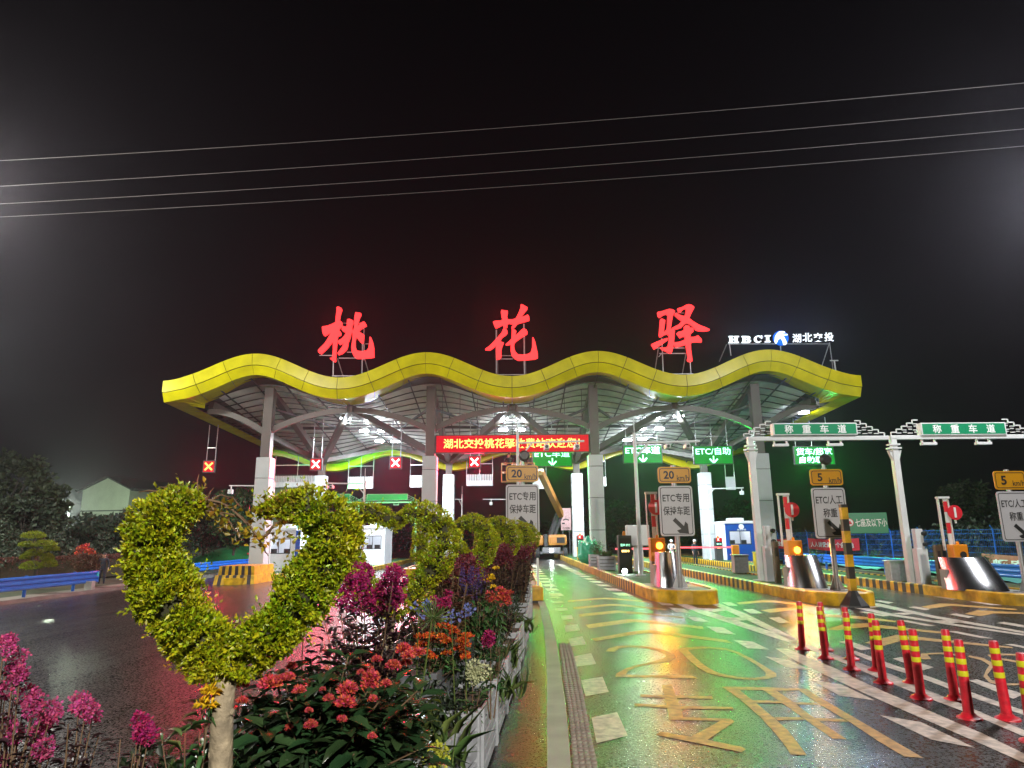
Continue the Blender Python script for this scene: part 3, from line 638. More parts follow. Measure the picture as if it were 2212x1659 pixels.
serifI(375, 450, 270, 383, 19); ql([(430,272),(485,270),(520,290),(520,312),(495,324),(525,338),(535,358),(515,380),(470,384),(430,384),(430,368),(470,366),(490,355),(485,336),(430,334),(430,318),(470,316),(480,302),(470,288),(430,287)], .01)
P = []
for i in range(13): a = rad(40+i*280/12); P.append((655+math.cos(a)*70, 322-math.sin(a)*60))
for i in range(13): a = rad(40+(12-i)*280/12); P.append((662+math.cos(a)*38, 322-math.sin(a)*46))
ql(P); ql([(700,262),(722,262),(722,310),(704,300)], .01)
serifI(770, 865, 258, 374, 22)
mb.build('lit_letters', E_hb, hb)
for zx in (250, 700, 1040, 1500, 1800): p = Q(zx, 330); al = lamp('letter_light', 'SPOT', (p.x-c0.x, -.3, p.z-c0.z), 350 if zx != 1040 else 700, (.7, .85, 1) if zx != 1040 else (.05, .25, 1), .02, hb, spot=rad(150)); al.rotation_euler = (rad(-75), 0, 0)
mb = MB()
for i, ch in enumerate('湖北交投'):
    cx, cyy = ((1300, 310), (1480, 296), (1665, 295), (1850, 288))[i]; p = Q(cx, cyy); text(mb, ch, p.x-c0.x, p.z-c0.z, None, .58, 0, 0, .02, shear=.08)
mb.build('lit_characters', E_hb, hb)
c = Q(1042, 303); rr_ = (Q(1167, 303)-c).length
mb = MB(); mb.lathe([(rr_, 0), (rr_, .15)], 40, 0, Matrix.Translation((c.x-c0.x, .16, c.z-c0.z)) @ Matrix.Rotation(rad(90), 4, 'X')); em = mb.build('emblem_disc', E_bl, hb)
mb = MB(); ql([(930,345),(935,290),(960,240),(1000,200),(1060,192),(1100,200),(1108,212),(1045,236),(1150,240),(1150,260),(1075,268),(1105,320),(1140,395),(1120,422),(1078,420),(1062,360),(1030,312),(985,345),(962,402),(940,380)], -.16)
mb.build('emblem_mark', E_hb, em).location.y = .12
mb = MB()
for a, c_, dy in (((130,400),(70,640),.8),((180,400),(205,590),0),((1890,370),(1820,830),.8),((1890,370),(1960,900),0),((1050,430),(1058,510),0),((150,392),(1900,392),0)):
    p = Q(*a); q = Q(*c_); mb.tube([(p.x-c0.x, .2, p.z-c0.z), (q.x-c0.x, .2+dy, q.z-c0.z)], .03, 6)
mb.build('support_frame', M_galv, hb)
# lightning rod and small mast by the sign
p = Q(1960, 690); q = Q(1975, 900); t = thing('roof_mast', 'short white mast with a crosspiece at the right end of the roof', 'mast', (q.x, 40.2, q.z))
mb = MB(); mb.tube([(0, 0, -.2), (-.02, 0, p.z-q.z)], .05, 6); mb.tube([(-.28, 0, p.z-q.z), (.22, 0, p.z-q.z)], .04, 6); mb.build('pole', M_white, t)
# ------------------------------------------------------------------ LED message board between the middle columns
a = D(947, 940, 41.9); c = D(1268, 977, 41.9); x0, x1, z1, z0 = a.x, c.x, a.z, c.z
x0 = -4.83; x1 = 4.83
bd = thing('message_board', 'long red LED message board with yellow Chinese welcome text hung between the middle columns', 'LED board', ((x0+x1)/2, 41.9, z0)); hw = (x1-x0)/2; hh = z1-z0
mb = MB(); mb.box(-hw, hw, -.06, .22, 0, hh, ch=.02); mb.build('case', M_dark, bd)
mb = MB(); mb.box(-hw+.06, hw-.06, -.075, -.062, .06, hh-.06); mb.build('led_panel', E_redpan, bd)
mb = MB(); text(mb, '湖北交投桃花驿收费站欢迎您！', -.05, hh*.52, 8.55, .62, -.085, 0, .016); mb.build('led_text', emit('yellow_led_text', (1, .60, .14), 1.9), bd)
for k in range(5): al = lamp('red_board_light', 'SPOT', (-4+2*k, -.12, .04), 260, (1, .02, .03), .02, bd, spot=rad(170)); al.rotation_euler = (rad(-80), 0, 0)
mb = MB()
for k in range(9): xx = -hw+.4+k*(2*hw-.8)/8; mb.tube([(xx, .1, hh), (xx, .1, zsk(xx, 42)-z0-.1)], .02, 5)
mb.build('hanger_rods', M_dark, bd)
# ------------------------------------------------------------------ lane signals
def hang(mb, p, w, zt, n=2, r=.03, gap_=None):
    for k in range(n): xx = -w/2+w*k/(n-1); mb.tube([(xx, .15, 0), (xx, .15, zt-p.z)], r, 5)
    mb.tube([(-w/2, .15, (zt-p.z)*.45), (w/2, .15, (zt-p.z)*.45)], r*.8, 5)
for i, (u, v, lb) in enumerate(((452, 1008, 'red cross lane signal hanging at the far left beside the first column'), (683, 1003, 'red cross lane signal hanging in front of the left rear column'), (855, 1000, 'red cross lane signal under the left bay, between the two columns'), (1025, 998, 'red cross lane signal below the left half of the red message board'))):
    p = D(u, v, 46.2); t = thing('lane_signal', lb, 'lane signal', p, group='red cross lane signals')
    mb = MB(); mb.box(-.43, .43, -.08, .14, -.43, .43, ch=.03); mb.build('case', M_black, t)
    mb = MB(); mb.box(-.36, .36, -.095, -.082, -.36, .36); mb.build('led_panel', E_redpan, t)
    al = lamp('red_cross_light', 'SPOT', (0, -.13, -.38), 4200 if i else 1600, (1, .010, .07), .02, t, spot=rad(125)); al.rotation_euler = (rad(-62), 0, 0)
    s = .27; w = .062; mb = MB()
    for k, q in enumerate((1, -1)):
        dx = s; e1 = Vector((q*.7071, 0, .7071)); e2 = Vector((-.7071*q, 0, .7071)); y = -.105-k*.006
        A = [e1*L+e2*W_+Vector((0, y, 0)) for L, W_ in ((-.36, -w), (.36, -w), (.36, w), (-.36, w))]; B2 = [p_+Vector((0, .005, 0)) for p_ in A]
        mb.add(A+B2, [(0,1,2,3),(7,6,5,4),(0,4,5,1),(1,5,6,2),(2,6,7,3),(3,7,4,0)])
    mb.build('led_cross', emit('orange_led_core', (1, .36, .08), 2.4) if i == 0 else E_redhot, t)
    mb = MB(); hang(mb, p, .6, zsk(p.x, 46.2)-.1 if abs(p.x) < 20 else 9.6); mb.build('hanger_rods', M_galv, t)
    mb = MB(); mb.box(-.3, .3, .142, .15, -.3, .3); mb.build('rear_led_panel', emit('rear_green_led', (.01, 1, .08), 1.0), t)
for u, v, ua, ub, t1, t2, lb in ((1193, 988, 1150, 1236, 'ETC车道', None, 'green LED sign ETC车道 with a down arrow, just left of the third column'),
                       (1388, 981, 1345, 1430, 'ETC车道', None, 'green LED sign ETC车道 with a down arrow, right of the third column'),
                       (1540, 983, 1497, 1582, 'ETC/自助', None, 'green LED sign ETC/自助 with a down arrow'),
                       (1758, 984, 1714, 1802, '货车/超宽', '自助取卡', 'green LED sign of two text lines 货车/超宽 behind the gantry')):
    p = D(u, v, 46.2); w = (D(ub, v, 46.2)-D(ua, v, 46.2)).x; h = 1.28
    t = thing('lane_sign', lb, 'LED lane sign', p, group='green LED lane signs')
    mb = MB(); mb.box(-w/2, w/2, -.08, .16, -h/2, h/2, ch=.03); mb.build('case', M_black, t)
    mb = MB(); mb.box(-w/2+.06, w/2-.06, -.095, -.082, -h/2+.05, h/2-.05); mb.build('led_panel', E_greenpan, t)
    for k in (-1, 0, 1): al = lamp('green_sign_light', 'SPOT', (k*w*.33, -.13, -.57), 900, (.02, 1, .08), .02, t, spot=rad(125)); al.rotation_euler = (rad(-62), 0, 0)
    mb = MB(); text(mb, t1, 0, .26, w*.88, .52, -.105, 0, .012); 
    if t2: text(mb, t2, 0, -.3, w*.78, .46, -.105, 0, .02, shear=.18)
    else:
        mb.box(-.04, .04, -.11, -.1, -.52, -.06)
        for s in (-1, 1): mb.bar((s*.015, -.116, -.53), (s*.27, -.116, -.27), .012, 0, .1)
    mb.build('led_text', E_greenhot, t)
    mb = MB(); hang(mb, p, w*.8, zsk(min(p.x, 20), 46.2)-.1, 3, .025); mb.build('hanger_rods', M_galv, t)
# grey boards hanging under the rear edge
i = 0
for u0_, u1_, v0_, v1_, Y, lb in ((593, 690, 1028, 1052, 57, 'dim grey slatted board hanging by the left end of the rear edge'), (752, 805, 1030, 1055, 57, 'grey slatted board hanging under the rear edge, left of the third red cross'), (886, 940, 1027, 1052, 57, 'grey slatted board hanging beside the second front column'), (1008, 1064, 1025, 1049, 57, 'grey slatted board hanging just below the fourth red cross')):
    a = D(u0_, v0_, Y); c = D(u1_, v1_, Y); t = thing('hanging_board', lb, 'board', ((a.x+c.x)/2, Y, c.z), group='slatted boards hanging at the rear'); w = (c.x-a.x)/2; hh = a.z-c.z
    mb = MB(); mb.box(-w, w, 0, .1, 0, hh*.45); k = -w
    while k < w-.05: mb.box(k, k+.09, 0, .09, hh*.46, hh); k += .14
    for k in range(12): mb.box(-w+.1+k*w/6.2, -w+.2+k*w/6.2, -.03, -.001, hh*.08, hh*.36)
    mb.build('slatted_panel', M_white, t)
    mb = MB()
    for s in (-1, 0, 1): mb.tube([(s*w, .05, 0), (s*w, .05, zrb(t.location.x)-c.z+.1)], .03, 5)
    mb.tube([(-w, .05, hh+.9), (w, .05, hh+.9)], .03, 5); mb.build('hanger_rods', M_galv, t)
for u0_, u1_, v0_, v1_, lb in ((1150, 1182, 1031, 1056, 'small plain grey board under the first green lane sign'), (1291, 1310, 1030, 1050, 'small plain grey board hanging right beside the third column'), (1567, 1590, 1030, 1058, 'small plain grey board hanging below the third green lane sign')):
    Y = 57; a = D(u0_, v0_, Y); c = D(u1_, v1_, Y); t = thing('hanging_board', lb, 'board', ((a.x+c.x)/2, Y, c.z), group='small grey boards hanging at the rear'); w = (c.x-a.x)/2; hh = a.z-c.z
    mb = MB(); mb.box(-w, w, 0, .12, 0, hh, ch=.02); mb.box(-w*.6, w*.6, -.02, -.001, hh*.15, hh*.5); mb.build('panel', M_white, t)
    mb = MB()
    for s in (-1, 1): mb.tube([(s*w*.9, .05, hh), (s*w*.9, .05, zrb(t.location.x)-c.z+.1)], .035, 5)
    mb.tube([(-w*.9, .05, hh+1.3), (w*.9, .05, hh+1.3)], .03, 5); mb.build('hanger_rods', M_galv, t)
# ------------------------------------------------------------------ roadside sign posts
def rrect(x0, x1, z0, z1, r, k=4):
    P = []
    for cx, cz, a0 in ((x1-r, z1-r, 0), (x0+r, z1-r, 90), (x0+r, z0+r, 180), (x1-r, z0+r, 270)):
        for i in range(k+1): a = rad(a0+90*i/k); P.append((cx+r*math.cos(a), cz+r*math.sin(a)))
    return P
def plate(name, mats, x0, x1, z0, z1, par, border=.035, fn=None, y=-.1):
    mb = MB(); mb.poly(rrect(x0, x1, z0, z1, .09), .03, 0); mb.v = [(p[0], p[1]+y, p[2]) for p in mb.v]
    m2 = MB(); o = rrect(x0+.045, x1-.045, z0+.045, z1-.045, .07); i_ = rrect(x0+.045+border*.6, x1-.045-border*.6, z0+.045+border*.6, z1-.045-border*.6, .055); n = len(o)
    mb.add([(p[0], y-.002, p[1]) for p in o+i_], [(k, (k+1) % n, n+(k+1) % n, n+k) for k in range(n)], 1)
    if fn: fn(mb, y-.003)
    return mb.build(name, mats, par)
def arrow(mb, cx, cz, s, y, mi=1):
    d = Vector((1, 0, -1)).normalized(); e_ = Vector((1, 0, 1)).normalized(); c = Vector((cx, y, cz))
    pts = [(-1, -.2), (.15, -.2), (-.05, -.62), (.3, -.62), (1, 0), (.3, .62), (-.05, .62), (.15, .2), (-1, .2)]
    P = [c+d*a*s+e_*b*s for a, b in pts]
    mb.add(P, [(0,1,7,8), (1,4,7), (1,2,3,4), (4,5,6,7)], mi)
def sign_post(label, cx, y, ux, zt, spd, l1, l2, head):
    """ux: plate centre pixel"""
    zb = top(cx) if cx != 0 else top(0.0)
    p = D(ux[0], ux[1], y); q = D(ux[0], ux[2], y); zc = [D(ux[0]+(ux[3] if len(ux) > 3 else 0), v, y).z for v in zt]
    x = p.x; t = thing('speed_sign', label, 'road sign', (x, y, zb), group='lane speed signs on yellow and white plates')
    z = [a-zb for a in zc]
    mb = MB(); mb.tube([(0, 0, 0), (0, 0, z[0]+.05)], .075, 14); mb.build('post', M_galv, t, smooth=True)
    mb = MB(); mb.box(-.24, .24, -.24, .24, 0, .025)
    for a in range(4): mb.add([(.07, -.006, .025), (.23, -.006, .025), (.07, -.006, .42), (.07, .006, .025), (.23, .006, .025), (.07, .006, .42)], [(0,1,2),(5,4,3),(0,3,4,1),(1,4,5,2),(2,5,3,0)], 0, Matrix.Rotation(rad(90*a), 4, 'Z'))
    mb.build('base_plate', M_galv, t)
    def ty(mb, yy):
        text(mb, spd, -.17 if len(spd) > 1 else -.2, (z[0]+z[1])/2, None, (z[0]-z[1])*.5, yy, 1, .03); text(mb, 'km/h', .25, (z[0]+z[1])/2-.09, .36, .17, yy, 1, .012)
    plate('speed_plate', [M_sheety, M_txtb], -.5, .5, z[1], z[0], t, fn=ty)
    hh = z[2]-z[3]
    def tw(mb, yy):
        text(mb, l1, 0, z[2]-hh*.24, .8, .27, yy, 1, .016); text(mb, l2, 0, z[2]-hh*.5, .8 if len(l2) > 2 else .42, .27, yy, 1, .016); arrow(mb, .12, z[3]+hh*.19, .3, yy)
    plate('lane_plate', [M_sheetw, M_txtb], -.51, .51, z[3], z[2], t, fn=tw)
    mb = MB(); 
    for zz in (z[1]+.1, z[0]-.1, z[2]-.2, z[3]+.2): mb.box(-.3, .3, -.085, -.068, zz-.03, zz+.03)
    mb.build('brackets', M_galv, t)
    if head:
        mb = MB(); mb.tube([(0, 0, z[0]), (0, 0, z[0]+.35)], .05, 10); mb.lathe([(.12, .16), (.17, .1), (.18, .0)], 20, 1, Matrix.Translation((.07, .02, z[0]+.3)) @ Matrix.Rotation(rad(90), 4, 'X'))
        h = mb.build('round_signal_head', [M_galv, M_black], t, smooth=True)
        mb = MB(); mb.lathe([(.155, 0), (.155, .01)], 20, 0, Matrix.Translation((.07, -.0, z[0]+.3)) @ Matrix.Rotation(rad(90), 4, 'X')); mb.build('lens', M_glass, h).location.y = -.005
    return t
sign_post('yellow 20 km/h sign above ETC专用 plate rising behind the end of the hedge', 0, 20.9, (1128, 1024, 1100), (1006, 1041, 1047, 1153), '20', 'ETC专用', '保持车距', True)
sign_post('yellow 20 km/h sign above ETC专用 plate on the first island, right of the hedge', 4.85, 20.6, (1455, 1026, 1104), (1009, 1044, 1050, 1158), '20', 'ETC专用', '保持车距', False)
sign_post('yellow 5 km/h sign above ETC/人工 称重 plate beside the striped boom post', 9.35, 20.8, (1782, 1032, 1110), (1014, 1049, 1054, 1163), '5', 'ETC/人工', '称重', True)
sign_post('yellow 5 km/h sign above ETC/人工 称重 plate cut off by the right picture edge', 15.25, 21.4, (2177, 1038, 1116), (1018, 1058, 1062, 1170), '5', 'ETC/人工', '称重', False)
# ------------------------------------------------------------------ raised barriers with orange housing and no-entry disc
def barrier(label, cx, y, u, v0, v1, ud, vd, vt, lit, y2=None):
    zb = top(cx); p = D(u, v0, y); q = D(u, v1, y); t = thing('barrier_gate', label, 'barrier', (p.x, y, zb), group='raised lane barriers')
    h = p.z-zb; lo = q.z-zb
    mb = MB(); mb.box(-.24, .24, -.17, .2, lo, h, ch=.03); mb.build('housing', M_org, t)
    mb = MB(); mb.box(-.2, .16, -.02, .34, 0, lo+.1); mb.build('pedestal', M_conc, t)
    lm = E_amber if lit else M_black
    mb = MB(); mb.lathe([(.105, .02), (.105, .0)], 20, 0, Matrix.Translation((.05, -.175, (h+lo)/2+.12)) @ Matrix.Rotation(rad(90), 4, 'X')); mb.build('lamp_lens', lm, t)
    if lit: al = lamp('amber_light', 'SPOT', (.05, -.2, (h+lo)/2+.12), 420, (1, .36, .03), .02, t, spot=rad(150)); al.rotation_euler = (rad(-78), 0, 0)
    mb = MB(); mb.lathe([(.045, 0), (.05, .05), (.03, .1)], 10, 0, Matrix.Translation((.02, 0, h))); mb.build('beacon', M_org, t)
    zt = D(ud, vt, y+.4).z-zb; zd = D(ud, vd, y+.25).z-zb; xd = D(ud, vd, y+.25).x-p.x
    mb = MB(); z = h; k = 0
    while z < zt:
        z2 = min(zt, z+.36); mb.box(-.06, .06, .28, .33, z, z2, k % 2); z = z2; k += 1
    mb.build('arm', [M_white, M_redp], t)
    mb = MB(); mb.box(.10, .14, .3, .42, h-.2, zt-.05); mb.box(-.22, -.19, .3, .42, h-.2, zt-.05); mb.box(-.24, .16, .26, .44, zt-.05, zt+.02); mb.build('arm_rest', M_white, t)
    mb = MB(); mb.lathe([(.25, .0), (.25, .02)], 28, 0, Matrix.Translation((xd, .27, zd)) @ Matrix.Rotation(rad(90), 4, 'X')); mb.box(xd-.035, xd+.035, .236, .2485, zd-.17, zd+.17, 1)
    mb.box(xd-.03, xd+.03, .275, .3, zd-.36, zd-.22, 1); mb.build('no_entry_disc', [M_redp, M_txtw], t)
    return t
barrier('orange barrier housing with lit amber lamp on the first island, arm raised', 4.85, 22.6, 1418, 1162, 1212, 1417, 1096, 1064, True)
barrier('orange barrier housing with lit amber lamp on the second island', 9.35, 22.8, 1712, 1167, 1226, 1711, 1101, 1067, True)
barrier('orange barrier housing with a dark lamp on the far right island', 15.25, 23.2, 2067, 1176, 1236, 2063, 1107, 1074, False)
# polished steel crash shields
def shield(label, cx, y0, xa, xb, ln, h, lean, group='polished steel crash shields'):
    zb = top(cx); t = thing('crash_shield', label, 'crash shield', ((xa+xb)/2, y0, zb), group=group); hw = (xb-xa)/2
    mb = MB(); N = 18; K = 6; vs = []
    for k in range(K+1):
        s = k/K; w = hw*(1-.18*s); yo = lean*s**1.1
        for i in range(N+1):
            a = math.pi*(1-i/N); vs.append((math.cos(a)*w+.08*s, yo+(1-abs(math.sin(a))**.8)*ln*(1-.25*s), h*s))
    fs = [(k*(N+1)+i, k*(N+1)+i+1, (k+1)*(N+1)+i+1, (k+1)*(N+1)+i) for k in range(K) for i in range(N)]
    off = K*(N+1); fs.append(tuple(off+i for i in range(N+1)))
    mb.add(vs, fs); mb.build('bent_sheet', M_stain, t, smooth=True)
    mb = MB(); mb.box(-hw*.9, -hw*.4, ln*1.05, ln*1.05+.35, 0, h*.62); mb.build('concrete_block', M_conc, t)
    return t
shield('slanted polished steel crash shield on the nose of the first island', 4.85, 20.75, 4.33, 5.12, .8, 1.02, .55)
shield('slanted polished steel crash shield on the second island behind the 5 km/h post', 9.35, 21.6, 8.8, 9.95, .9, .98, .7)
shield('wide slanted polished steel crash shield on the far right island', 15.25, 21.7, 14.1, 15.8, 1.1, 1.0, .9)
# ------------------------------------------------------------------ weigh-lane gantries
def fret(mb, x, z, s, m):
    """stepped lattice ornament; s = cell, m = +-1"""
    prof = [5, 4, 3, 2, 1]; w = .035
    for i, n_ in enumerate(prof):
        xa = x+m*i*s*1.15; xb = x+m*(i+1)*s*1.15; zz = z+n_*s*.62
        mb.bar((xa, 0, zz), (xb, 0, zz), w); mb.bar((xb, 0, zz), (xb, 0, zz-s*.62), w)
        for k in range(n_):
            z0_ = z+k*s*.62+.03
            if (i+k) % 2 == 0:
                a = xa+m*s*.25; b_ = xa+m*s*.9; mb.bar((a, 0, z0_+.08), (b_, 0, z0_+.08), w*.8); mb.bar((a, 0, z0_+s*.5), (b_, 0, z0_+s*.5), w*.8); mb.bar((a, 0, z0_+.08), (a, 0, z0_+s*.5), w*.8); mb.bar((b_, 0, z0_+.08), (b_, 0, z0_+s*.5), w*.8)
            else: mb.bar((xa+m*s*.2, 0, z0_+s*.3), (xb, 0, z0_+s*.3), w*.8)
def gantry(label, y, x0, x1, zb0, zb1, zbeam, sx0, sx1, sz0, sz1, txt, scale=1, lpost=True, rpost=True, group='overhead weigh-lane gantries', lm=None):
    W_ = lm or M_white; t = thing('lane_gantry', label, 'gantry', (x0, y, zb0), group=group); z = zbeam-zb0; L = x1-x0
    mb = MB(); mb.box(-.1, L+.1, -.1, .1, z-.14, z+.02, ch=.02); mb.build('beam', W_, t)
    for on, xx, zz in ((lpost, 0, 0), (rpost, L, zb1-zb0)):
        if not on: continue
        mb = MB(); mb.box(xx-.11, xx+.11, -.12, .12, zz, z-.5, ch=.02); mb.box(xx-.26, xx+.26, -.2, .2, zz, zz+.04)
        mb.box(xx-.22, xx+.22, -.16, .16, z-.5, z-.44); mb.add([(xx-.11,-.08,z-.95),(xx+.11,-.08,z-.95),(xx+.24,-.08,z-.55),(xx-.24,-.08,z-.55),(xx-.11,.08,z-.95),(xx+.11,.08,z-.95),(xx+.24,.08,z-.55),(xx-.24,.08,z-.55)], [(0,1,2,3),(7,6,5,4),(0,4,5,1),(1,5,6,2),(2,6,7,3),(3,7,4,0)])
        mb.box(xx-.1, xx+.1, -.1, .1, z-.44, z-.1); mb.box(xx-.2, xx+.2, -.14, .14, z-.36, z-.3); mb.build('post', W_, t)
    a = sx0-x0; b_ = sx1-x0; zl = sz0-zb0; zh = sz1-zb0
    mb = MB(); mb.box(a, b_, -.16, .16, zl, zh, 1, ch=.02); mb.box(a+.05, b_-.05, -.166, -.161, zl+.04, zh-.04, 0)
    n_ = len(txt)
    for i, ch_ in enumerate(txt): text(mb, ch_, a+(b_-a)*(.185+.21*i), (zl+zh)/2, .33, .33, -.17, 2, .02)
    mb.build('name_board', [M_sheetg, W_ if lm else M_white, M_txtw], t)
    for m, xx in ((-1, a), (1, b_)):
        mb = MB(); fret(mb, xx, z+.03, .19*scale, m); mb.build('lattice_ornament', W_, t)
    for f in (.32, .78):
        xx = a+(b_-a)*(f-.3)*1.4; mb = MB(); mb.box(xx-.06, xx-.02, -.05, .05, z-.26, z-.14); mb.box(xx+.42, xx+.46, -.05, .05, z-.26, z-.14); mb.box(xx-.08, xx+.48, -.1, .1, z-.36, z-.26, ch=.01); mb.build('sensor', M_white, t)
    return t
gy = 25.6
def gx(u, v): return D(u, v, gy).x
zbm = D(1760, 944, gy).z
xg0 = D(1645, 1240, gy).x; xg1 = D(1968, 1245, gy).x
gantry('white weigh-lane gantry with green 称重车道 board beside the right column', gy, xg0, xg1-.28, top(9.35), top(15.25), zbm, gx(1667,930), gx(1848,930), D(1760,941,gy).z, D(1760,915,gy).z, '称重车道', rpost=False)
gantry('white weigh-lane gantry with green 称重车道 board at the right picture edge', gy, xg1, xg1+5.9, top(15.25), top(15.25)-.1, zbm+.01, gx(1985,930), gx(2168,930), D(2070,941,gy).z, D(2070,914,gy).z, '称重车道')
gantry('weigh-lane gantry seen from behind in green light, between the second and third red crosses', 70, -15.9, -9.95, -.5, -.45, D(840,1084,70).z, D(793,1070,70).x, D(900,1070,70).x-.9, D(840,1081,70).z, D(840,1067,70).z, '', lm=None, group='gantries behind the canopy')
gantry('weigh-lane gantry seen from behind in green light, left of the other one', 70, -22.0, -16.1, -.6, -.5, D(740,1084,70).z, D(700,1070,70).x, D(757,1070,70).x, D(740,1081,70).z, D(740,1067,70).z, '', rpost=False, group='gantries behind the canopy')
lamp('green_rear_fill', 'SPOT', (-13, 56.5, 6.0), 20000, (.03, 1, .12), .3, None, (-16, 70, 5.0), spot=rad(75))  # added green spot without a fixture, carrying signal green onto the rear gantries
[lamp('green_rear_fill', 'SPOT', (x, 55.4, 7.6), e_, (.03, 1, .12), .1, None, (x-.2, 58.2, 8.7), spot=rad(95)) for x, e_ in ((-13.6, 500), (-10.6, 500), (-18.2, 250))]  # more added spots with no fixture, greening the rear fascia
# camera/sensor cabinets at the gantry feet
for x, lb in ((xg0+.1, 'slim white sensor cabinet with two black lenses on the left gantry foot'), (xg1+.12, 'slim white sensor cabinet with two black lenses on the shared gantry foot')):
    zz = top(9.35 if x < 12 else 15.25); t = thing('sensor_cabinet', lb, 'cabinet', (x+.12, gy-.35, zz), group='sensor cabinets')
    mb = MB(); mb.box(-.2, .2, -.16, .16, .02, 1.25, ch=.02); mb.box(-.26, .26, -.22, .22, 0, .03); mb.build('cabinet', M_white, t)
    mb = MB(); mb.box(-.14, .14, -.12, .12, 1.25, 1.95, ch=.02); h = mb.build('upper_housing', M_white, t)
    for z in (1.4, 1.78):
        mb = MB(); mb.lathe([(.07, 0), (.08, .1), (.06, .14)], 12, 0, Matrix.Translation((.12, -.1, z)) @ Matrix.Rotation(rad(90), 4, 'X') @ Matrix.Rotation(rad(25), 4, 'Y')); mb.build('lens', M_black, t)
# steel bins / boxes and short dark posts on the islands
for u, v0, v1, w, cx, y, lb in ((1604, 1206, 1241, .62, 9.35, 30.5, 'brushed steel control box on the second island, far side of the white post'), (1900, 1211, 1247, .72, 15.25, 26.6, 'brushed steel control box on the far right island beside the blue guardrail')):
    p = D(u, v1-2, y); t = thing('control_box', lb, 'control box', (min(max(p.x, cx-.6), cx+.6), y, top(cx)), group='steel control boxes'); h = .8
    mb = MB(); mb.box(-w/2, w/2, -.22, .22, .03, h-.05, ch=.02); mb.build('cabinet', M_galv, t); mb = MB(); mb.box(-w/2-.03, w/2+.03, -.26, .26, h-.05, h, ch=.012); mb.build('lid', M_galv, t)
M_brz = mat('brown_anodised_post', (.10, .075, .05), rough=.4, metal=.4, vary=.2)
for u, v, cx, y, lb in ((1681, 1255, 9.35, 24.0, 'slim square brown post on the second island by its barrier'), (1995, 1264, 15.25, 23.6, 'slim square brown post left of the far right barrier'), (2043, 1240, 15.25, 24.6, 'slim square brown post half hidden behind the far right barrier housing')):
    p = D(u, v, y); t = thing('detector_post', lb, 'post', (max(cx-.8, min(cx+.8, p.x)), y, top(cx)), group='brown detector posts')
    mb = MB(); mb.box(-.09, .09, -.09, .09, .0, 1.4, ch=.01); mb.build('post', M_brz, t); mb = MB(); mb.box(-.12, .12, -.12, .12, 0, .02); mb.build('base_plate', M_dark, t)
    mb = MB(); mb.box(-.05, .05, -.096, -.091, .9, 1.2); mb.build('lens_strip', M_glass, t)
# height-limit boom post with green board
p = G(1846, 1311); t = thing('striped_boom_post', 'yellow and black striped post on a black conical foot before the second island', 'post', (p.x, p.y, p.z)); hp = 2.75
mb = MB(); k = 0; z = .42
mb2 = MB()
while z < hp: z2 = min(hp, z+.32); mb.box(-.085, .085, -.085, .085, z, z2, k % 2); z = z2; k += 1
mb.build('post', [M_yp, M_bp], t)
mb = MB(); mb.lathe([(.40, 0), (.38, .05), (.2, .28), (.11, .43)], 8); mb.build('foot', M_black, t)
gb = thing('vehicle_class_board', 'green board reading 七座及以下小 fixed to the striped post', 'sign', (p.x-.05, p.y-.02, p.z+hp-.80), rz=rad(-14))
mb = MB(); mb.box(.0, 1.12, -.02, .02, .0, .56, ch=.006); mb.box(.02, 1.10, -.024, -.021, .02, .54, 0)
text(mb, '七座及以下小', .70, .29, .8, .22, -.028, 1, .016)
mb.lathe([(.095, 0), (.095, .004)], 18, 1, Matrix.Translation((.15, -.024, .3)) @ Matrix.Rotation(rad(90), 4, 'X')); mb.lathe([(.11, 0), (.11, .002)], 18, 2, Matrix.Translation((.15, -.0235, .3)) @ Matrix.Rotation(rad(90), 4, 'X'))
mb.box(.09, .21, -.03, -.029, .25, .30, 2); mb.box(.115, .185, -.03, -.029, .3, .34, 2)
mb.build('board', [M_sheetg, M_txtw, M_redp], gb)
# ------------------------------------------------------------------ flexible bollards
def bollard():
    t = thing('flexible_bollard', '', 'bollard'); H_ = .74
    mb = MB(); prof = [(.049, .03), (.046, .40), (.042, H_-.02), (.037, H_), (.02, H_+.004)]
    mb.lathe(prof, 18); mb.build('post', M_red, t, smooth=True)
    mb = MB(); mb.lathe([(.115, 0), (.11, .015), (.075, .03), (.054, .055)], 20); mb.build('base', M_red, t, smooth=True)
    for z in (.42, .535, .65):
        mb = MB(); rb = .046-.004*(z-.4)/.34+.0022; mb.lathe([(rb-.0005, z-.026), (rb, z-.024), (rb, z+.024), (rb-.0005, z+.026)], 18); mb.build('reflective_band', mat('yellow_reflective_film', (.62, .60, .02), rough=.3, vary=.05), t, smooth=True)
    return t
bl = [((508,575),'first bollard of the front row, farthest from the camera at the top left'), ((690,580),'first bollard of the rear row, hidden behind a front-row one'), ((687,645),'second bollard of the front row, overlapping one behind it'),
      ((885,650),'second bollard of the rear row, mostly hidden'), ((887,730),'third bollard of the front row'), ((1080,738),'third bollard of the rear row, mostly hidden'), ((1130,832),'fourth bollard of the front row, left of the middle'),
      ((1350,832),'fourth bollard of the rear row, overlapped on its right'), ((1422,952),'fifth bollard of the front row, in front of a hidden one'), ((1683,962),'fifth bollard of the rear row, left of a nearer tall one'),
      ((1793,1105),'nearest whole bollard of the front row, tallest in the picture'), ((2088,1112),'sixth bollard of the rear row, near the right edge'), ((2290,1290),'bollard cut off by the right picture edge')]
b0 = None
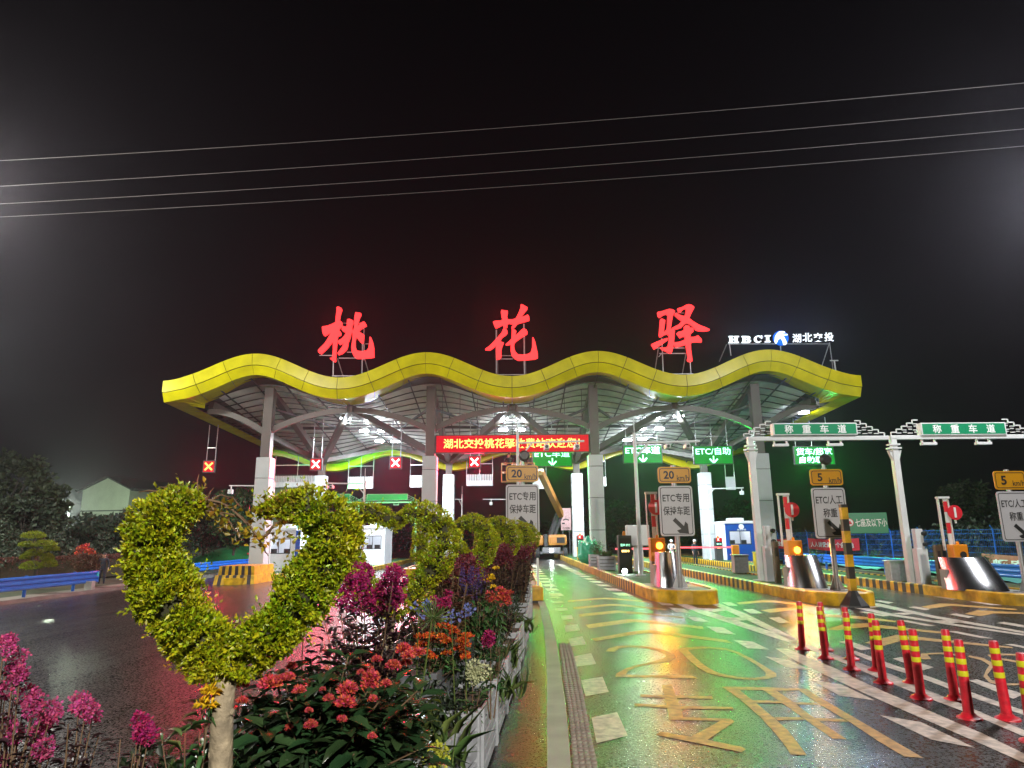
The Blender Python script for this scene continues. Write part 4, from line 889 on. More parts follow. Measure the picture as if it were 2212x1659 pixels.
for (x, y), lb in bl:
    p = G(*Z4(x, y))
    if b0 is None: b0 = bollard(); o = b0; o.location = p
    else: o = dup(b0, p)
    o['label'] = 'red and yellow banded ' + lb.replace('bollard', 'flexible bollard', 1) if False else lb; o['group'] = 'red flexible bollards with yellow bands'
    o.rotation_euler = (random.uniform(-.045, .045), random.uniform(-.045, .045), random.uniform(0, 6))
# ------------------------------------------------------------------ camera poles
def cam_pole(label, u, v_top, y, zb, arm_u, arm_v, cams, spike=None, r=.07, up=None):
    p = D(u, arm_v, y); t = thing('camera_pole', label, 'camera pole', (p.x, y, zb)); zt = D(u, v_top, y).z-zb; za = p.z-zb
    mb = MB(); mb.tube([(0, 0, 0), (0, 0, zt)], [r, r*.8], 12); mb.lathe([(.2, 0), (.2, .03)], 12); mb.build('pole', M_white, t, smooth=True)
    xe = D(arm_u, arm_v, y).x-p.x
    mb = MB(); mb.tube([(0, 0, za), (xe, 0, za+.05)], r*.6, 8); mb.tube([(0, 0, za-.6), (xe*.22, 0, za)], r*.45, 6); mb.build('arm', M_white, t)
    if spike: mb = MB(); mb.tube([(0, 0, zt), (0, 0, D(u, spike, y).z-zb)], .018, 5); mb.build('lightning_rod', M_white, t)
    for cu, kind in cams:
        xc = D(cu, arm_v, y).x-p.x
        if kind == 'lamp':
            mb = MB(); mb.box(xc-.16, xc+.12, -.16, .12, za-.48, za-.2, ch=.03, M=None); mb.box(xc-.03, xc+.03, -.03, .03, za-.2, za); mb.build('flash_unit', M_white, t)
        else:
            mb = MB(); mb.box(xc-.09, xc+.09, -.3, .16, za-.26, za-.09, ch=.02); mb.box(xc-.02, xc+.02, -.02, .02, za-.1, za); c = mb.build('camera_body', M_white, t)
            mb = MB(); mb.lathe([(.06, 0), (.06, .04)], 12, 0, Matrix.Translation((xc, -.3, za-.175)) @ Matrix.Rotation(rad(90), 4, 'X')); mb.build('lens', M_black, c)
    return t
cam_pole('white camera pole beside the leftmost column, arm reaching left with a flash unit', 592, 1040, 43.5, top(-15.2), 495, 1050, [(500, 'lamp')], 1018)
cam_pole('white camera pole with arm reaching left, between the second and third red crosses', 788, 1038, 39, gz(-8)-.05, 702, 1045, [(718, 'cam'), (705, 'cam')], 1012)
cam_pole('tall thin white camera pole rising behind the left 20 km/h sign', 1118, 925, 23.5, top(0.0), 1262, 957, [(1245, 'cam'), (1180, 'cam')], 906, r=.06)
cam_pole('tall white camera pole on the first island left of the second 20 km/h sign', 1371, 935, 27.5, top(4.85), 1512, 957, [(1440, 'cam'), (1482, 'cam')], 905, r=.085)
cam_pole('white camera pole beside the right rear column with arm reaching right', 1526, 1046, 53.3, top(15.25), 1606, 1056, [(1602, 'lamp')])
cam_pole('far pale camera pole between the hedge and the left 20 km/h sign', 1138, 1080, 62, top(0.0), 1043, 1079, [(1061, 'lamp')])
cam_pole('far pale camera pole right of the second column, short arm to the left', 998, 1068, 62, top(-5.1), 966, 1079, [(970, 'cam')], 1050)
# ------------------------------------------------------------------ booths
M_bw = mat('white_booth_panel', (.62, .63, .66), rough=.35, vary=.05); M_bb = mat('blue_booth_panel', (.008, .06, .30), rough=.3, vary=.08)
E_int = emit('lit_booth_interior', (.85, .93, 1), 1.1)
def booth(label, x0, x1, y0, y1, zb, h, side_blue, blue):
    t = thing('toll_booth', label, 'toll booth', (x0, y0, zb)); w = x1-x0; d = y1-y0; pm = M_bb if blue else M_bw
    wz0, wz1 = h*.40, h*.74; wx0, wx1 = w*.12, w*.86
    mb = MB(); mb.box(0, w, 0, .06, 0, wz0); mb.box(0, w, 0, .06, wz1, h-.25); mb.box(0, wx0, 0, .06, wz0, wz1); mb.box(wx1, w, 0, .06, wz0, wz1); mb.build('front_wall', pm, t)
    mb = MB(); mb.box(0, .06, .065, d, 0, h-.25); mb.box(w-.06, w, .065, d, 0, h-.25); mb.box(.065, w-.065, d-.06, d, 0, h-.25); mb.box(.065, w-.065, .065, d-.065, .0, .1); mb.build('side_walls', M_bw, t)
    mb = MB(); mb.box(-.06, w+.06, -.06, d+.06, h-.25, h-.05, ch=.03); mb.box(w*.3, w*.75, d*.2, d*.6, h-.05, h+.18, ch=.03); mb.build('roof', M_bw, t)
    wf = MB(); wf.box(wx0, wx1, .01, .05, wz0, wz0+.06); wf.box(wx0, wx1, .01, .05, wz1-.06, wz1); wf.box(wx0, wx0+.05, .01, .05, wz0+.06, wz1-.06); wf.box(wx1-.05, wx1, .01, .05, wz0+.06, wz1-.06); wf.box((wx0+wx1)/2-.02, (wx0+wx1)/2+.02, .01, .05, wz0+.06, wz1-.06); win = wf.build('window_frame', M_dark, t)
    mb = MB(); mb.box(.1, w-.1, .1, d-.1, h-.36, h-.30); mb.build('ceiling_light', E_int, t)
    lamp('booth_light', 'POINT', (w/2, d/2, h-.5), 60, (.85, .93, 1), .15, t)
    mb = MB(); mb.box(wx0+.15, wx0+.55, .5, .56, wz0-.1, wz0+.32); mb.box(wx1-.6, wx1-.2, .5, .56, wz0-.1, wz0+.32); mb.box(wx0, wx1, .3, .8, wz0-.18, wz0-.12); mb.build('desk_screens', M_black, t)
    return t, w, d, h
t, w, d, h = booth('blue toll booth with a lit window and round white emblem on the right island', 15.9, 18.1, 51.5, 54.5, top(15.25)-.05, 2.95, False, True)
mb = MB(); mb.lathe([(.2, 0), (.2, .01)], 20, 0, Matrix.Translation((w*.55, -.002, h*.84)) @ Matrix.Rotation(rad(90), 4, 'X')); text(mb, '湖北交投', w*.55, h*.765, .7, .12, -.012, 0, .01); mb.build('emblem', M_txtw, t)
t, w, d, h = booth('white toll booth with an open lit doorway beside the leftmost column', -16.9, -14.7, 46.5, 49.5, top(-15.2)-.05, 2.95, False, False)
mb = MB(); mb.box(-.9, -.02, .3, 1.8, 0, 2.1, ch=.02); mb.build('service_cabinet', M_bw, t)
mb = MB(); mb.box(-.6, -.2, .28, .299, 1.45, 1.75); mb.build('small_screen', emit('cyan_screen', (.1, .75, .9), 1.2), t)
mb = MB(); mb.box(w+.02, w+.34, -.06, .0, .6, 2.7, ch=.02); bp_ = mb.build('blue_plate', M_bb, t)
mb = MB(); mb.lathe([(.1, 0), (.1, .01)], 16, 0, Matrix.Translation((w+.18, -.062, 2.3)) @ Matrix.Rotation(rad(90), 4, 'X')); mb.build('plate_mark', M_txtw, t)
t, w, d, h = booth('white toll booth seen through the second heart-shaped shrub', -6.0, -4.2, 46.5, 49.5, top(-5.1)-.05, 2.9, False, False)
t, w, d, h = booth('white toll booth behind the foliage, near the second red cross', -11.2, -9.4, 50.5, 53.5, top(-10.3)-.05, 2.9, False, False)
# striped crash block before the left column
t = thing('crash_block', 'stepped yellow and black striped concrete block before the leftmost column', 'crash block', (-15.2, 38.0, gz(-15.2)))
mb = MB()
for (w_, z0_, z1_, y_) in ((1.12, 0, .5, 0), (1.0, .5, .98, .18)):
    n_ = 11
    for k in range(n_):
        xa = -w_+2*w_*k/n_; xb = -w_+2*w_*(k+1)/n_; mb.add([(xa*1.0, y_-.1*(z0_ == 0), z0_), (xb, y_-.1*(z0_ == 0), z0_), (xb*.96, y_, z1_), (xa*.96, y_, z1_), (xa, 3.2, z0_), (xb, 3.2, z0_), (xb*.96, 3.2, z1_), (xa*.96, 3.2, z1_)], [(0,1,2,3),(7,6,5,4),(3,2,6,7),(0,4,5,1),(0,3,7,4),(1,5,6,2)], k % 2)
mb.build('striped_block', [M_yp, M_bp], t)
# kiosks with small LED panels, planters, tarp, far barriers
def kiosk(label, x, y, zb, h, w, cols):
    t = thing('payment_kiosk', label, 'kiosk', (x, y, zb)); mb = MB(); mb.box(-w/2, w/2, -.2, .25, 0, h, ch=.03); mb.build('cabinet', cols, t)
    mb = MB(); mb.box(-w*.4, w*.4, -.21, -.202, h*.52, h*.92); mb.build('screen', M_black, t)
    mb = MB(); text(mb, '现金 ETC', 0, h*.74, w*.72, .12, -.216, 0, .02); mb.build('green_led_text', E_greenhot, t)
    mb = MB(); text(mb, '请刷卡', 0, h*.58, w*.6, .1, -.216, 0, .02); mb.build('yellow_led_text', emit('warm_led_text', (1, .65, .2), 5), t)
    mb = MB(); mb.lathe([(.07, 0), (.07, .12), (.03, .18)], 12, 0, Matrix.Translation((0, 0, h))); mb.build('beacon', M_org, t); return t
kiosk('dark payment kiosk with yellow edges and green LED text on the first island', 4.75, 29.5, top(4.85), 1.55, .56, M_dark)
t = kiosk('dark payment kiosk with a red cross display beside the far column at the hedge end', 5.0, 51.5, top(4.85), 1.6, .5, M_dark)
mb = MB(); text(mb, 'X', -.05, 1.5, .18, .18, -.23, 0, .03); mb.box(-.2, .2, -.222, -.21, 1.36, 1.64, 1); mb.build('red_cross_display', [E_redhot, E_redpan], t)
t = kiosk('dark payment kiosk with a red cross display left of the blue booth', 15.0, 50.5, top(15.25), 1.6, .5, M_dark)
mb = MB(); text(mb, 'X', -.05, 1.5, .18, .18, -.23, 0, .03); mb.box(-.2, .2, -.222, -.21, 1.36, 1.64, 1); mb.build('red_cross_display', [E_redhot, E_redpan], t)
t = thing('ground_spotlight', 'small dazzling white lamp at the foot of the kiosk on the first island', 'spotlight', (4.55, 28.6, top(4.85)))
mb = MB(); mb.lathe([(.1, 0), (.12, .12)], 14, 0, Matrix.Translation((0, 0, .12)) @ Matrix.Rotation(rad(90), 4, 'X')); mb.build('housing', M_dark, t); mb = MB(); mb.lathe([(.1, 0), (.1, .01)], 14, 0, Matrix.Translation((0, -.125, .12)) @ Matrix.Rotation(rad(90), 4, 'X')); mb.build('lens', E_white, t)
mb = MB(); mb.box(-.03, .03, -.03, .03, -.05, .12); mb.build('bracket', M_dark, t); lamp('spot_beam', 'AREA', (0, -.15, .12), 25, (.9, .95, 1), .2, t, None).rotation_euler = (rad(-90), 0, 0)
t = thing('equipment_cabinet', 'white equipment cabinet on a post behind the first island barrier', 'cabinet', (5.6, 31, top(4.85)))
mb = MB(); mb.box(-.5, .5, -.2, .3, 1.1, 2.0, ch=.03); mb.build('cabinet', M_white, t); mb = MB(); mb.box(-.2, .2, -.1, .15, 0, 1.1); mb.build('pedestal', M_white, t); mb = MB(); mb.tube([(0, 0, 2.0), (0, 0, 2.6)], .02, 5); mb.build('antenna', M_galv, t)
# low barriers closed across lanes, red light tubes
E_rt = emit('red_light_tube', (1, .10, .13), 2.2)
for x0, x1, y, lb in ((5.9, 8.3, 40, 'glowing red and white closed barrier arm across the second lane'), (10.4, 13.8, 43, 'glowing red closed barrier arm reaching the orange box of the right island')):
    t = thing('closed_barrier', lb, 'barrier', (x1, y, top(9.35)), group='closed glowing barrier arms')
    mb = MB(); mb.box(-.2, .2, -.18, .18, 0, 1.05, ch=.03); mb.build('housing', M_org, t); mb = MB(); mb.box(x0-x1, -.2, -.03, .03, .88, .97); mb.build('arm', E_rt, t)
for x0, x1, y, zb, lb in ((-20.0, -14.5, 52.5, top(-15.2), 'white and red barrier arm closed across the leftmost lane'), (-13.9, -11.2, 45.5, top(-10.3), 'thin white barrier arm beside the white booth with an orange housing')):
    t = thing('closed_barrier', lb, 'barrier', (x0 if x0 > -19 else x1, y, zb), group='closed pale barrier arms'); s = 1 if x0 > -19 else -1; L = x1-x0
    mb = MB(); mb.box(-.2, .2, -.18, .18, 0, 1.2, ch=.03); mb.build('housing', M_org, t)
    mb = MB()
    for k in range(8): mb.box(min(s*(.2+L*k/8), s*(.2+L*(k+1)/8)), max(s*(.2+L*k/8), s*(.2+L*(k+1)/8)), -.03, .03, 1.0, 1.1, k % 2)
    mb.build('arm', [M_white, M_redp], t)
# yellow crash tubs on the far islands
for x, y, lb in ((14.6, 41.0, 'yellow plastic crash tub beside the orange box on the right island'), (4.6, 46, 'yellow plastic crash tub at the start of the far kerb behind the first column')):
    t = thing('crash_tub', lb, 'crash tub', (x, y, top(4.85 if x < 8 else 15.25))); mb = MB(); mb.box(-.35, .35, -.3, .3, 0, .75, ch=.06); mb.build('tub', M_yp, t); mb = MB(); mb.box(-.37, .37, -.32, .32, .75, .83, ch=.03); mb.build('lid', M_yp, t)
# median end block and thin post
t = thing('median_end_block', 'rounded yellow concrete block ending the planted median', 'block', (.55, 19.7, 0)); mb = MB(); mb.box(-.28, .28, -.28, .28, 0, .42, ch=.07); mb.build('block', M_yp, t)
mb = MB(); mb.box(-.3, .3, -.3, .3, 0, .05); mb.build('foot', M_bp, t)
t = thing('reflector_post', 'thin white reflective post standing just behind the yellow median block', 'post', (.72, 20.6, top(0.0))); mb = MB(); mb.tube([(0, 0, 0), (0, 0, .85)], .035, 8); mb.build('post', mat('white_reflective_film', (.8, .85, .85), rough=.3, vary=.05), t)
mb = MB(); mb.lathe([(.09, 0), (.08, .03)], 12); mb.build('foot', M_black, t)
# ------------------------------------------------------------------ boom lift and workers
M_lift = mat('orange_lift_paint', (.42, .18, .04), rough=.35, vary=.1)
bx, by, bz = 3.15, 58.0, 0.0
t = thing('boom_lift', 'orange boom lift parked at the far end of the lane, boom raised over the signs', 'boom lift', (bx, by, bz))
mb = MB(); mb.box(-.75, .75, -1.0, 1.6, .45, .95, ch=.08); mb.box(-1.15, 1.15, -.75, -.45, .4, .62, ch=.03); mb.box(-1.15, 1.15, 1.0, 1.3, .4, .62, ch=.03); mb.build('chassis', mat('grey_lift_paint', (.16, .16, .17), rough=.4), t)
for x in (-1.15, 1.15):
    for y in (-.6, 1.15):
        mb = MB(); mb.lathe([(.40, -.18), (.47, -.14), (.47, .14), (.40, .18)], 20, 0, Matrix.Translation((x, y, .47)) @ Matrix.Rotation(rad(90), 4, 'Y')); wh = mb.build('wheel', mat('tyre_rubber', (.02, .02, .02), rough=.8), t, smooth=True)
        mb = MB(); mb.lathe([(.24, -.19), (.24, .19)], 14, 0, Matrix.Translation((x, y, .47)) @ Matrix.Rotation(rad(90), 4, 'Y')); mb.build('rim', M_lift, wh)
mb = MB(); mb.box(-.28, 1.3, -1.05, 1.2, 1.1, 1.98, ch=.22); mb.build('engine_cover', M_lift, t)
mb = MB(); mb.box(.45, 1.1, -1.07, -1.045, 1.3, 1.75); mb.build('engine_vent', M_black, t)
mb = MB(); mb.box(-1.3, -.62, -1.0, 1.1, 1.1, 1.95, ch=.2); mb.build('counterweight', M_lift, t)
mb = MB(); mb.box(-.6, -.3, -1.05, 1.2, 1.0, 2.0, ch=.05); mb.lathe([(.5, .9), (.5, 1.1)], 18); mb.build('turntable', M_dark, t)
mb = MB(); mb.box(-.12, .12, -1.04, -1.005, .6, .8); mb.build('chassis_lamp', E_white, t)
def R_(u, v, Y): q = D(u, v, Y); return Vector((q.x-bx, q.y-by, q.z-bz))
mb = MB()
mb.bar(R_(1187, 1160, 58), R_(1205, 1108, 58.5), .22, 0, .3); mb.bar(R_(1197, 1160, 58), R_(1213, 1112, 58.5), .18, 0, .2); mb.build('lower_boom', M_dark, t)
mb = MB(); mb.bar(R_(1212, 1112, 58.4), R_(1168, 1020, 50), .42, 0, .5); mb.build('main_boom', M_lift, t)
mb = MB(); mb.bar(R_(1207, 1100, 57.9), R_(1180, 1050, 52.3), .12, 0, .16); mb.build('lift_cylinder', M_galv, t)
mb = MB(); mb.bar(R_(1169, 1022, 50.2), R_(1135, 1020, 42), .26, 0, .3); mb.build('jib', M_lift, t)
bk = R_(1119, 1024, 41.2); mb = MB(); mb.box(bk.x-1.0, bk.x+1.0, bk.y-.4, bk.y+.4, bk.z-.5, bk.z-.44)
for xx in (-1, -.33, .33, 1):
    for yy in (-.4, .4): mb.tube([(bk.x+xx, bk.y+yy, bk.z-.47), (bk.x+xx, bk.y+yy, bk.z+.62)], .025, 6)
for zz in (.1, .62):
    for yy in (-.4, .4): mb.tube([(bk.x-1, bk.y+yy, bk.z+zz), (bk.x+1, bk.y+yy, bk.z+zz)], .03, 6)
    for xx in (-1, 1): mb.tube([(bk.x+xx, bk.y-.4, bk.z+zz), (bk.x+xx, bk.y+.4, bk.z+zz)], .03, 6)
mb.build('basket', M_lift, t)
# people
M_skin = mat('skin', (.42, .22, .15), rough=.55, vary=.05); M_hair = mat('dark_hair', (.012, .01, .01), rough=.6, vary=0)
def person(label, loc, rz, h, shirt, trousers, pose, helmet=None):
    t = thing('person', label, 'person', loc, rz); s = h/1.7
    J = {'pel': (0, 0, .92), 'wai': (0, 0, 1.05), 'che': (0, -.01, 1.28), 'sho': (0, 0, 1.42), 'nec': (0, -.005, 1.48), 'hea': (0, -.02, 1.56), 'top': (0, -.02, 1.63)}
    for sd, q in ((-1, 'l'), (1, 'r')):
        J['h'+q] = (sd*.10, 0, .88); J['k'+q] = (sd*.11, -.02, .48); J['a'+q] = (sd*.12, .02, .09); J['f'+q] = (sd*.13, -.16, .04)
        J['s'+q] = (sd*.19, 0, 1.40)
        if pose == 'rail': J['e'+q] = (sd*.27, -.12, 1.16); J['w'+q] = (sd*.2, -.36, 1.10); J['n'+q] = (sd*.18, -.44, 1.09)
        elif pose == 'fold': J['e'+q] = (sd*.27, -.04, 1.12); J['w'+q] = (sd*.06, -.2, 1.12); J['n'+q] = (-sd*.02, -.22, 1.13)
        else: J['e'+q] = (sd*.26, .02, 1.14); J['w'+q] = (sd*.27, -.06, .90); J['n'+q] = (sd*.27, -.08, .82)
    Rd = dict(pel=.14, wai=.125, che=.15, sho=.10, nec=.055, hea=.085, top=.07)
    for q in 'lr': Rd.update({'h'+q: .095, 'k'+q: .062, 'a'+q: .042, 'f'+q: .036, 's'+q: .062, 'e'+q: .042, 'w'+q: .03, 'n'+q: .034})
    E = [('pel','wai'),('wai','che'),('che','sho'),('sho','nec'),('nec','hea'),('hea','top')]
    for q in 'lr': E += [('pel','h'+q),('h'+q,'k'+q),('k'+q,'a'+q),('a'+q,'f'+q),('sho','s'+q),('s'+q,'e'+q),('e'+q,'w'+q),('w'+q,'n'+q)]
    K = list(J); V = [Vector(J[k])*s for k in K]; Ed = [(K.index(a), K.index(b_)) for a, b_ in E]; R2 = [Rd[k]*s for k in K]
    for q, sd in (('l', -1), ('r', 1)):     # fingers
        w = Vector(J['n'+q]); dirv = (w-Vector(J['w'+q])).normalized(); sidev = dirv.cross(Vector((0, 0, 1))).normalized() if abs(dirv.z) < .9 else Vector((0, 1, 0))
        for k in range(5):
            a = w+sidev*(-.028+.014*k)+dirv*(.01 if k else -.02); b_ = a+dirv*(.075 if k else .03)+sidev*(-.03 if k == 0 else 0)+Vector((0, 0, -.015))
            i0 = len(V); V += [a*s, b_*s]; R2 += [.01*s, .008*s]; Ed += [(K.index('n'+q), i0), (i0, i0+1)]
    me = bpy.data.meshes.new('body'); me.from_pydata([v[:] for v in V], Ed, []); o = bpy.data.objects.new('body', me); COL.objects.link(o)
    md = o.modifiers.new('s', 'SKIN'); md.use_smooth_shade = True
    for i, sv in enumerate(me.skin_vertices[0].data): sv.radius = (R2[i], R2[i]); sv.use_root = (i == 0)
    o.modifiers.new('u', 'SUBSURF').levels = 1; o.modifiers['u'].render_levels = 1
    m2 = bpy.data.meshes.new_from_object(o.evaluated_get(bpy.context.evaluated_depsgraph_get())); bpy.data.objects.remove(o)
    for mm in (M_skin, shirt, trousers, M_black): m2.materials.append(mm)
    for p_ in m2.polygons:
        c = p_.center/s; r_ = math.hypot(c.x, c.y)
        p_.material_index = 3 if c.z < .1 else (2 if c.z < .95 and abs(c.x) < .235 else (0 if (c.z > 1.47 or (c-Vector(J['nl'])).length < .13 or (c-Vector(J['nr'])).length < .13) else 1))
        p_.use_smooth = True
    b_ = bpy.data.objects.new('body', m2); COL.objects.link(b_); b_.parent = t
    mb = MB(); mb.lathe([(.02, -.12), (.06, -.1), (.082, -.03), (.088, .03), (.075, .09), (.03, .12)], 14, 0, Matrix.Translation((0, -.03*s, 1.59*s)) @ Matrix.Scale(s, 4)); mb.box(-.012*s, .012*s, -.135*s, -.1*s, 1.56*s, 1.60*s)
    mb.build('face', M_skin, b_, smooth=True)
    mb = MB()
    for sd in (-1, 1): mb.box((sd*.03-.01)*s, (sd*.03+.01)*s, -.121*s, -.113*s, 1.602*s, 1.612*s)
    mb.box(-.02*s, .02*s, -.117*s, -.11*s, 1.528*s, 1.534*s); mb.build('features', M_hair, b_)
    hp_ = [(.094, 0), (.096, .05), (.07, .10), (.02, .118)]
    mb = MB(); mb.lathe(hp_ if not helmet else [(.13, 0), (.11, .015), (.108, .06), (.075, .12), (.02, .14)], 16, 0, Matrix.Translation((0, -.02*s, 1.63*s)) @ Matrix.Scale(s, 4)); mb.build('helmet' if helmet else 'hair', helmet or M_hair, t, smooth=True)
    return t
M_navy = mat('navy_cloth', (.012, .014, .025), rough=.8); M_grey = mat('grey_cloth', (.09, .09, .1), rough=.8); M_wcl = mat('white_cloth', (.55, .55, .55), rough=.8)
w0 = Vector((bx, by, bz))+bk
person('worker in dark clothes on the raised lift basket, left of the pole', (w0.x-.55, w0.y+.1, w0.z-.44), 0, 1.7, M_navy, M_navy, 'rail')
person('worker in a yellow helmet on the raised lift basket, right of the pole', (w0.x+.72, w0.y+.05, w0.z-.44), rad(-40), 1.68, M_grey, M_navy, 'rail', mat('yellow_helmet', (.65, .42, .03), rough=.35))
p = G(211, 1268); person('man in a navy jacket standing behind the end of the blue guardrail', (p.x-.2, p.y+.6, gz(p.x)), rad(20), 1.72, M_navy, M_navy, 'stand')
p = D(1452, 1205, 50); person('man in a white shirt behind the glowing barrier arm', (p.x, 50, gz(p.x)), 0, 1.68, M_wcl, M_navy, 'fold', mat('white_helmet', (.6, .6, .6), rough=.4))
p = D(1502, 1205, 49); person('man in dark clothes and white helmet beside the orange box', (p.x, 49, gz(p.x)), rad(30), 1.72, M_navy, M_navy, 'stand', mat('white_helmet', (.6, .6, .6), rough=.4))
# tarp bundle
rng = np.random.default_rng(5)
bm = bmesh.new(); bmesh.ops.create_icosphere(bm, subdivisions=4, radius=1)
from mathutils import noise as mnoise
for w_ in bm.verts:
    c = w_.co.copy(); k = 1+.28*mnoise.noise(c*2.2)+.10*mnoise.noise(c*6)
    w_.co = Vector((c.x*.62*k, c.y*.6*k, max(0, (c.z+.7)*.62*k+(.25*max(0, -c.x+.2) if c.z > .2 else 0))))
me = bpy.data.meshes.new('tarp_bundle'); bm.to_mesh(me); bm.free(); me.materials.append(mat('green_tarpaulin', (.02, .36, .20), rough=.35, vary=.2, bump=.3, bscale=8)); me.polygons.foreach_set('use_smooth', [True]*len(me.polygons))
o = bpy.data.objects.new('tarp_bundle', me); COL.objects.link(o); o.location = (4.45, 40.3, top(4.85)); o.scale = (1.05, 1, 1.2); tag(o, 'crumpled bright green tarpaulin bundle left of the third column', 'tarpaulin')
# white planters with shrubs on the first island
def slat_planter(name, label, loc, w, d, h, mt, rz=0, n=4, group=None, soil=True, post=.05, slatmat=None):
    t = thing(name, label, 'planter', loc, rz, group)
    for sx_ in (0, 1):
        for sy in (0, 1):
            mb = MB(); x = -w/2+sx_*w; y = sy*d; mb.box(x-post/2, x+post/2, y-post/2, y+post/2, 0, h+.02, ch=.004); mb.build('corner_post', mt, t)
    sh = h/n
    for nm, rng_ in (('front_panel', 0), ('back_panel', 1), ('left_panel', 2), ('right_panel', 3)):
        mb = MB()
        for k in range(n):
            z0_ = .03+k*sh; z1_ = z0_+sh-.028
            if rng_ == 0: mb.box(-w/2+post/2, w/2-post/2, -.012, .012, z0_, z1_, ch=.004)
            if rng_ == 1: mb.box(-w/2+post/2, w/2-post/2, d-.012, d+.012, z0_, z1_, ch=.004)
            if rng_ == 2: mb.box(-w/2-.012, -w/2+.012, post/2, d-post/2, z0_, z1_, ch=.004)
            if rng_ == 3: mb.box(w/2-.012, w/2+.012, post/2, d-post/2, z0_, z1_, ch=.004)
        mb.build(nm, mt, t)
    mb = MB(); mb.box(-w/2+.03, w/2-.03, .03, d-.03, .02, h-.06); mb.build('soil', M_dirt, t)
    return t
M_pw = mat('white_pvc_slats', (.36, .375, .40), rough=.4, vary=.25); M_pg = mat('grey_pvc_slats', (.115, .12, .135), rough=.4, vary=.08)
slat_planter('slatted_planter', 'white slatted planter with a shrub at the front, on the first island lawn', (4.25, 31.5, top(4.85)), .72, .7, .62, M_pw, group='white planters on the first island')
slat_planter('slatted_planter', 'white slatted planter with a shrub, behind the other on the first island', (4.25, 35.0, top(4.85)), .72, .7, .62, M_pw, group='white planters on the first island')
# pale sign board in the distance
p = D(1224, 1145, 60); q = D(1224, 1097, 60); w_ = (D(1235, 1120, 60)-D(1213, 1120, 60)).x/2
t = thing('pink_board', 'pale pink board with a dark windmill-like mark behind the boom lift', 'sign', (p.x, 60.6, 0)); 
mb = MB(); mb.box(-w_, w_, -.05, .05, p.z, q.z); 
zc = (p.z+q.z)/2; 
for a in (90, 200, -20): mb.bar((0, -.057, zc), (math.cos(rad(a))*.3, -.057, zc+math.sin(rad(a))*.3), .012, 1, .1)
mb.box(-.35, -.1, -.058, -.053, zc-.45, zc-.3, 1); text(mb, '风力发电', 0, p.z+.18, w_*1.4, .18, -.058, 1, .02); mb.build('board', [mat('pale_pink_panel', (.50, .30, .30), rough=.5), M_txtb], t)
mb = MB(); mb.box(-w_+.1, -w_+.2, -.04, .04, 0, p.z); mb.box(w_-.2, w_-.1, -.04, .04, 0, p.z); mb.build('legs', M_dark, t)
# ------------------------------------------------------------------ left side: kerb, verge, guardrails, houses
ky = [0, 400]
mb = MB(); mb.box(-19.95, -19.72, 10, 200, gz(-20)-.02, gz(-20)+.14, ch=0); struct(mb.build('left_kerb', M_pale))
mb = MB(); mb.add([(-19.95, 0, gz(-20)+.12), (-21.2, 0, gz(-20)+.12), (-21.2, 220, gz(-20)+.12), (-19.95, 220, gz(-20)+.12)], [(0,1,2,3)]); struct(mb.build('left_pavement', M_pale))
mb = MB(); vs = []; fs = []
XS = [-21.2, -24, -28, -34, -45, -70, -120, -240]; YS = [-5, 10, 20, 30, 40, 50, 60, 75, 90, 110, 150, 260]
for y in YS:
    for i, x in enumerate(XS): vs.append((x, y, gz(-20)+.12+[0, .05, .35, .7, 1.1, 1.6, 2, 3][i]*(1+.2*math.sin(y*.3+i))))
fs = [(j*8+i, j*8+i+1, (j+1)*8+i+1, (j+1)*8+i) for j in range(len(YS)-1) for i in range(7)]
struct(mb.add(vs, fs).build('left_verge', mat('dark_grass_verge', (.035, .045, .022), rough=.9, vary=.5, vscale=1.5, bump=.8, bscale=18)))
def wbeam(label, x, y0, y1, step, endcap, group='blue roadside guardrails'):
    t = thing('guardrail', label, 'guardrail', (x, y0, gz(x)), group=group); s = 1 if x < 0 else -1
    prof = [(0, .42), (.05*s, .46), (.05*s, .52), (0, .57), (0, .61), (.05*s, .66), (.05*s, .72), (0, .77), (0, .81), (.05*s, .86), (.05*s, .92), (0, .96)]
    mb = MB(); n_ = len(prof); L = y1-y0; vs = [(a, yy, b_) for yy in (0, L) for a, b_ in prof]+[(a-.008*s, yy, b_) for yy in (0, L) for a, b_ in prof]
    mb.add(vs, [(i, i+1, n_+i+1, n_+i) for i in range(n_-1)]+[(2*n_+i, 3*n_+i, 3*n_+i+1, 2*n_+i+1) for i in range(n_-1)]); mb.build('corrugated_rail', M_blue, t, smooth=False)
    yy = .4
    while yy < L:
        mb = MB(); mb.tube([(-.12*s, yy, -.05), (-.12*s, yy, .98)], .065, 10); mb.box(min(-.12*s, -.01*s), max(-.12*s, -.01*s), yy-.06, yy+.06, .6, .75); mb.build('post', M_blue, t, smooth=True); yy += step
    if endcap:
        P = [(.05*s*math.cos(a)-.16*s+.16*s*math.cos(a), L+.16*math.sin(a)) for a in [i*math.pi/8 for i in range(9)]]
        mb = MB(); mb.add([(a, b_, z) for z in (.42, .96) for a, b_ in P], [(i, i+1, 9+i+1, 9+i) for i in range(8)]); mb.build('rounded_end', M_blue, t)
        mb = MB(); mb.box(-.01, .055*s if s > 0 else .0, L-.12, L, .72, .9) if s > 0 else None
        if s > 0: mb.build('reflective_tag', mat('cyan_reflector', (.05, .6, .6), rough=.3), t)
    return t
wbeam('long blue corrugated guardrail at the left edge, ending beside a standing man', -20.3, 16, 34.0, 3.2, True)
wbeam('blue corrugated guardrail seen through the front heart, beside the left column', -20.3, 41.5, 66, 3.2, False)
wbeam('blue corrugated guardrail along the right verge behind the islands', 20.6, 24, 62, 3.6, False)
